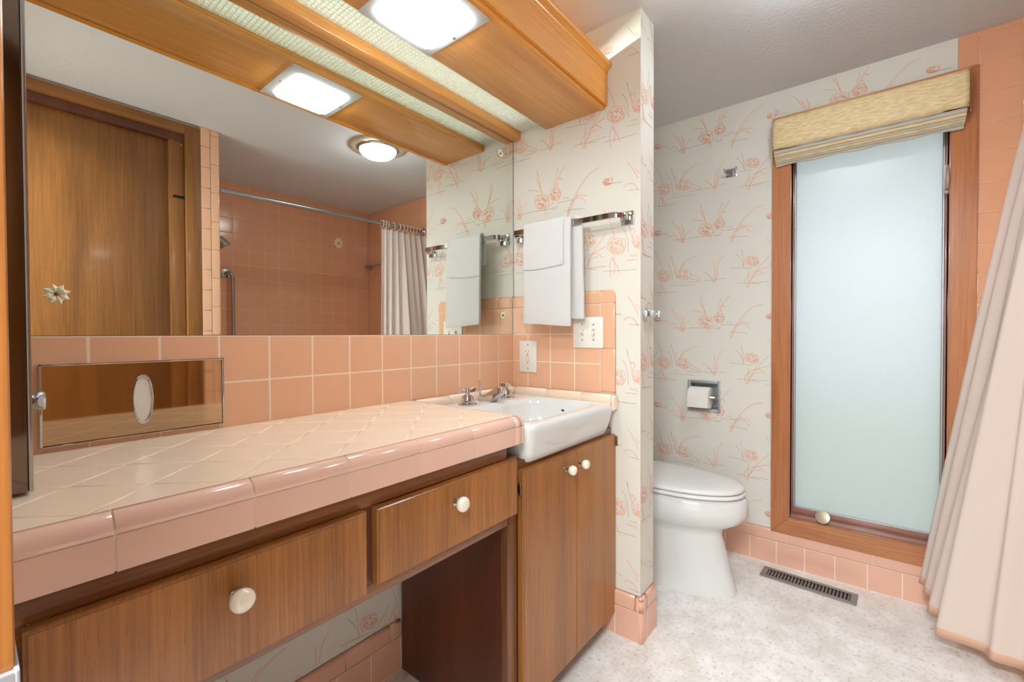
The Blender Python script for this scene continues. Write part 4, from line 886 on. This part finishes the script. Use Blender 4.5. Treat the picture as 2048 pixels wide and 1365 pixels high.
loft(bm, [egg(.172, -.778, -.25, .430), egg(.176, -.783, -.25, .433), egg(.177, -.784, -.25, .439), egg(.174, -.780, -.25, .445), egg(.160, -.765, -.252, .450), egg(.12, -.71, -.26, .456), egg(.06, -.6, -.28, .460)]); obj('lid', bm, M['seatplastic'], to, smooth=60)
obj('lid_bumper', bx((TX-.012, -.776, .4247), (TX+.012, -.766, .4305), .001), M['seatplastic'], to)
for x in (-.07, .07): obj('lid_hinge', bx((TX+x-.02, -.252, .408), (TX+x+.02, -.225, .445), .004), M['seatplastic'], to)
bm = bm_new(); loft(bm, [rrect(TX-.20, TX+.20, -.225, -.015, z, .035) for z in (.385, .40)]+[rrect(TX-.22, TX+.22, -.235, -.012, z, .04) for z in (.55, .70)]); obj('tank', bm, M['porcelain'], to, smooth=60)
bm = bm_new(); loft(bm, [rrect(TX-.225+i, TX+.225-i, -.24+i, -.010-i*.2, z, .04) for i, z in ((0, .703), (0, .725), (.006, .735), (.02, .740))]); obj('tank_lid', bm, M['porcelain'], to, smooth=60)

# ------------------------------------------------------------------ floor register
fv = thing('floor_vent', 'grey metal floor vent with slanted louvers under the window', 'floor vent', (2.236, -.972, 0))
rot = Matrix.Rotation(math.atan2(-.020, .330)*1.0, 4, 'Z')
def vent_pt(bm):
    bmesh.ops.rotate(bm, verts=bm.verts, cent=(2.236, -.972, 0), matrix=Matrix.Rotation(-.055, 3, 'Z'))
bm = bm_new(); L0, W0 = .170, .048; l, ww = .148, .029
for a, b in (((2.236-W0, -.972-L0), (2.236-ww, -.972+L0)), ((2.236+ww, -.972-L0), (2.236+W0, -.972+L0)), ((2.236-ww, -.972-L0), (2.236+ww, -.972-l)), ((2.236-ww, -.972+l), (2.236+ww, -.972+L0))): box(bm, a+(0.0003,), b+(.006,), 0, .0015)
vent_pt(bm); obj('frame', bm, M['ventm'], fv)
bm = bm_new(); box(bm, (2.236-ww, -.972-l, .0003), (2.236+ww, -.972+l, .0009)); vent_pt(bm); obj('duct_opening', bm, M['dark'], fv, smooth=0)
for k in range(24):
    y = -.972-l+.006+k*(2*l-.012)/23
    bm = bm_new(); loft(bm, [[(x, y-.0034, .0010), (x, y-.0022, .0010), (x, y+.0026, .0054), (x, y+.0014, .0056)] for x in (2.236-ww+.002, 2.236+ww-.002)]); vent_pt(bm)
    obj('louver', bm, M['ventm'], fv, smooth=0)

# ------------------------------------------------------------------ woven roman shade
rs = thing('roman_shade', 'woven straw roman shade folded up at the top of the window', 'window shade', (XW, -1.14, 2.03))
def sheet(x_fn, ya, yb, z0, z1, th, name, mat, nz=6):
    bm = bm_new(); ny = 40; G = []
    for i in range(ny+1):
        y = ya+(yb-ya)*i/ny; G.append([bm.verts.new((x_fn(y, j/nz), y, z0+(z1-z0)*j/nz+.0015*math.sin(i*.9)*(j == 0))) for j in range(nz+1)])
    for i in range(ny):
        for j in range(nz): bm.faces.new((G[i][j], G[i+1][j], G[i+1][j+1], G[i][j+1]))
    return obj(name, bm, mat, rs, solid=th, smooth=60)
obj('headrail', bx((XW-.062, -.836, 2.000), (XW-.019, -1.440, 2.030), .002), M['casing_h'], rs)
sheet(lambda y, t: XW-.064-.004*math.sin(t*PI), -.8285, -1.4485, 1.893, 2.034, .003, 'front_panel', M['shade'])
bm = bm_new(); box(bm, (XW-.067, -.8285, 1.898), (XW-.0655, -.8325, 2.03)); box(bm, (XW-.067, -1.4445, 1.898), (XW-.0655, -1.4485, 2.03)); box(bm, (XW-.067, -.8325, 2.026), (XW-.0655, -1.4445, 2.032)); obj('edge_binding', bm, M['casing_h'], rs, smooth=0)
for k, (z0, z1, dx, mt) in enumerate(((1.876, 1.893, .010, 'shade_back'), (1.864, 1.880, .016, 'shade'), (1.854, 1.868, .022, 'shade_back'), (1.846, 1.858, .026, 'shade'), (1.838, 1.850, .032, 'shade_back'), (1.828, 1.842, .038, 'shade_back'))):
    bm = bm_new(); ya, yb = -.832-.001*k, -1.444+.001*k; n = 36; rr = []
    x0 = XW-.066+dx
    for i in range(n+1):
        y = ya+(yb-ya)*i/n; wz = .0022*math.sin(i*.7+k)*(k == 5)
        rr.append([(x0, y, z0+.002+wz), (x0-.0015, y, z0+.005+wz), (x0+.001, y, z1), (XW-.021, y, z1), (XW-.021, y, z0+.006+wz), (x0+.003, y, z0+wz)])
    loft(bm, rr); bmesh.ops.recalc_face_normals(bm, faces=bm.faces); obj('fold', bm, M[mt], rs)
bm = bm_new(); tube(bm, [(XW-.040, -1.451, 2.02), (XW-.042, -1.452, 1.95), (XW-.040, -1.453, 1.905), (XW-.034, -1.455, 1.885)], .0015, 6); box(bm, (XW-.046, -1.4515, 1.878), (XW-.028, -1.4565, 1.906), 0, .001); obj('pull_cord', bm, M['stop'], rs)

# ------------------------------------------------------------------ tub alcove fittings
RY, RZ = -1.652, 1.890
rd = thing('shower_curtain_rod', 'chrome shower curtain rod across the tub alcove', 'curtain rod', (1.63, RY, RZ))
bm = bm_new(); tube(bm, [(XE-.004, RY, 1.878), (XW-.008, RY, 1.903)], .0125, 16); obj('rod', bm, M['chrome_soft'], rd)
for x, s in ((XE-.006, 1), (XW-.006, -1)):
    bm = bm_new(); lathe(bm, (x, RY, 1.878 if s > 0 else 1.903), (s, 0, 0), [(.026, 0), (.026, .006), (.018, .012), (.0135, .016)], 20); obj('flange', bm, M['chrome_soft'], rd)
# curtain: top line pleated under the rod, bottom swings out into the room
top = [(1.955, -1.645), (1.972, -1.672), (1.990, -1.640), (2.012, -1.668), (2.035, -1.630), (2.062, -1.668), (2.085, -1.630), (2.112, -1.668), (2.138, -1.630), (2.165, -1.668), (2.19, -1.630), (2.215, -1.668), (2.24, -1.630), (2.265, -1.668), (2.29, -1.622), (2.315, -1.668), (2.342, -1.600)]
bot = [(1.880, -1.585), (1.902, -1.585), (1.930, -1.563), (1.915, -1.585), (1.930, -1.523), (1.975, -1.505), (1.990, -1.455), (2.000, -1.395), (2.035, -1.349), (2.075, -1.385), (2.110, -1.395), (2.140, -1.352), (2.185, -1.338), (2.215, -1.375), (2.25, -1.365), (2.285, -1.338), (2.345, -1.330)]
bot = [(1.905, -1.610), (1.935, -1.628), (1.925, -1.580), (1.955, -1.590), (1.945, -1.540), (1.985, -1.535), (1.985, -1.475), (2.025, -1.455), (2.040, -1.350), (2.085, -1.405), (2.135, -1.395), (2.165, -1.340), (2.205, -1.385), (2.245, -1.375), (2.275, -1.338), (2.312, -1.365), (2.343, -1.330)]
def dense(p, k=6):
    out = []
    for i in range(len(p)-1):
        p0, p1, p2, p3 = p[max(i-1, 0)], p[i], p[i+1], p[min(i+2, len(p)-1)]
        for q in range(k):
            t = q/k; out.append(tuple(.5*(2*p1[d]+(p2[d]-p0[d])*t+(2*p0[d]-5*p1[d]+4*p2[d]-p3[d])*t*t+(3*p1[d]-p0[d]-3*p2[d]+p3[d])*t**3) for d in (0, 1)))
    out.append(p[-1]); return out
TP_, BT = dense(top), dense(bot)
bm = bm_new(); NZ = 64; G = []
for j in range(NZ+1):
    t = j/NZ; row = []
    for k, (a, b) in enumerate(zip(TP_, BT)):
        e = t**.92
        zt, zb = RZ-.030, .055+.035*max(0, (b[0]-2.05))/.29
        row.append(bm.verts.new((a[0]+(b[0]-a[0])*e, a[1]+(b[1]-a[1])*e, zt+(zb-zt)*t)))
    G.append(row)
for j in range(NZ):
    for k in range(len(TP_)-1): bm.faces.new((G[j][k], G[j][k+1], G[j+1][k+1], G[j+1][k])).material_index = int(j == NZ-1)
cu = obj('shower_curtain', bm, [M['curtain'], M['hem']], None, smooth=180, loc=(2.15, -1.65, RZ-.03), solid=.0022); tag(cu, 'cream pink cloth shower curtain gathered at the window end of its rod', 'shower curtain')
rings_at = [1.962, 1.985, 2.008, 2.062, 2.112, 2.15, 2.18, 2.21, 2.24, 2.27, 2.30, 2.325]
proto = None
for x in rings_at:
    if proto is None:
        bm = bm_new(); pts = [(x, RY+.021*math.cos(a), RZ+.006-.004+.026*math.sin(a)*1.0-.004) for a in [2*PI*k/24 for k in range(25)]]
        tube(bm, pts, .0026, 8); proto = obj('curtain_ring', bm, M['ring'], None, loc=(x, RY, RZ))
        tag(proto, 'pale plastic curtain ring on the chrome shower rod', 'curtain ring', 'curtain rings on the shower rod'); r = proto
    else:
        r = proto.copy(); COL.objects.link(r)
    r.location = (x, RY, RZ+(x-1.63)*.017)

sh = thing('wall_shower', 'chrome shower head on its arm in the tub alcove, seen in the mirror', 'shower head', (XE, -2.03, 1.72))
bm = bm_new(); tube(bm, [(XE-.006, -2.03, 1.745), (XE+.05, -2.03, 1.745), (XE+.085, -2.03, 1.730), (XE+.108, -2.03, 1.705)], .0095, 12); lathe(bm, (XE-.006, -2.03, 1.745), (1, 0, 0), [(.028, 0), (.026, .006), (.012, .012)], 20); obj('arm', bm, M['chrome_soft'], sh)
bm = bm_new(); lathe(bm, (XE+.104, -2.03, 1.712), (.55, .05, -.83), [(.010, 0), (.015, .008), (.014, .022), (.020, .034), (.034, .085), (.035, .090), (.030, .094), (.001, .094)], 24); obj('shower_head', bm, M['chrome_soft'], sh)
gb = thing('grab_bar', 'upright chrome grab bar on the tiled tub wall, reflected in the mirror', 'grab bar', (1.216, YB, 1.2))
bm = bm_new(); tube(bm, [(1.190, YB+.006, 1.515), (1.190, YB+.045, 1.515), (1.200, YB+.052, 1.514), (1.214, YB+.055, 1.505), (1.218, YB+.055, 1.48), (1.218, YB+.055, .93), (1.212, YB+.052, .905), (1.200, YB+.045, .90), (1.190, YB+.006, .90)], .0125, 14); obj('bar', bm, M['chrome_soft'], gb)
for z in (1.515, .90):
    bm = bm_new(); box(bm, (1.160, YB+.006, z-.03), (1.220, YB+.013, z+.03), 0, .002); obj('flange', bm, M['chrome_soft'], gb)
t2 = thing('towel_bar', 'small chrome towel bar on the end wall inside the tub alcove, seen in the mirror', 'towel bar', (XW, -2.15, 1.69))
bm = bm_new(); box(bm, (XW-.050, -2.425, 1.680), (XW-.045, -1.80, 1.700), 0, .001); obj('bar', bm, M['chrome_soft'], t2)
for y in (-2.385, -1.84):
    bm = bm_new(); box(bm, (XW-.012, y-.020, 1.668), (XW-.006, y+.020, 1.708), 0, .001); box(bm, (XW-.046, y-.009, 1.680), (XW-.011, y+.009, 1.698)); obj('bracket', bm, M['chrome_soft'], t2)

# ------------------------------------------------------------------ light, sky, camera
def light(name, kind, loc, energy, color, size=.1, rot=(0, 0, 0), sy=None):
    l = bpy.data.lights.new(name, kind); l.energy = energy; l.color = color
    if kind == 'AREA':
        l.size = size
        if sy: l.shape = 'RECTANGLE'; l.size_y = sy
    else: l.shadow_soft_size = size
    o = bpy.data.objects.new(name, l); COL.objects.link(o); o.location = loc; o.rotation_euler = rot; return o
light('hall_fill', 'AREA', (-.7, -1.25, HC-.02), 75, (.90, .96, 1), .6)  # fill light added in the unseen hall to lift the room's shadows
w_ = bpy.data.worlds.new('sky'); S.world = w_; w_.use_nodes = True
nt = w_.node_tree; bg = nt.nodes['Background']
bg.inputs['Color'].default_value = (.86, .93, 1.0, 1); bg.inputs['Strength'].default_value = 1.5
cam = bpy.data.cameras.new('camera'); co = bpy.data.objects.new('camera', cam); COL.objects.link(co); S.camera = co
cam.sensor_width = 36; cam.lens = 36*885.05/2048; cam.clip_start = .02; cam.clip_end = 60
yaw, pitch, roll = CAMROT
f = Vector((math.cos(yaw)*math.cos(pitch), math.sin(yaw)*math.cos(pitch), math.sin(pitch)))
r = Vector((math.sin(yaw), -math.cos(yaw), 0)); u = r.cross(f)
r2 = r*math.cos(roll)+u*math.sin(roll); u2 = u*math.cos(roll)-r*math.sin(roll)
m = Matrix((r2, u2, -f)).transposed().to_4x4(); m.translation = (0, -1.16804, 1.06947); co.matrix_world = m
S.view_settings.view_transform = 'Standard'; S.view_settings.look = 'None'; S.view_settings.exposure = 0.3; S.view_settings.gamma = 1
S.view_settings.use_curve_mapping = False
S.cycles.use_denoising = True; S.cycles.max_bounces = 10; S.cycles.diffuse_bounces = 6; S.cycles.glossy_bounces = 6; S.cycles.transmission_bounces = 8
S.cycles.sample_clamp_indirect = 4; S.cycles.caustics_reflective = True; S.cycles.caustics_refractive = False
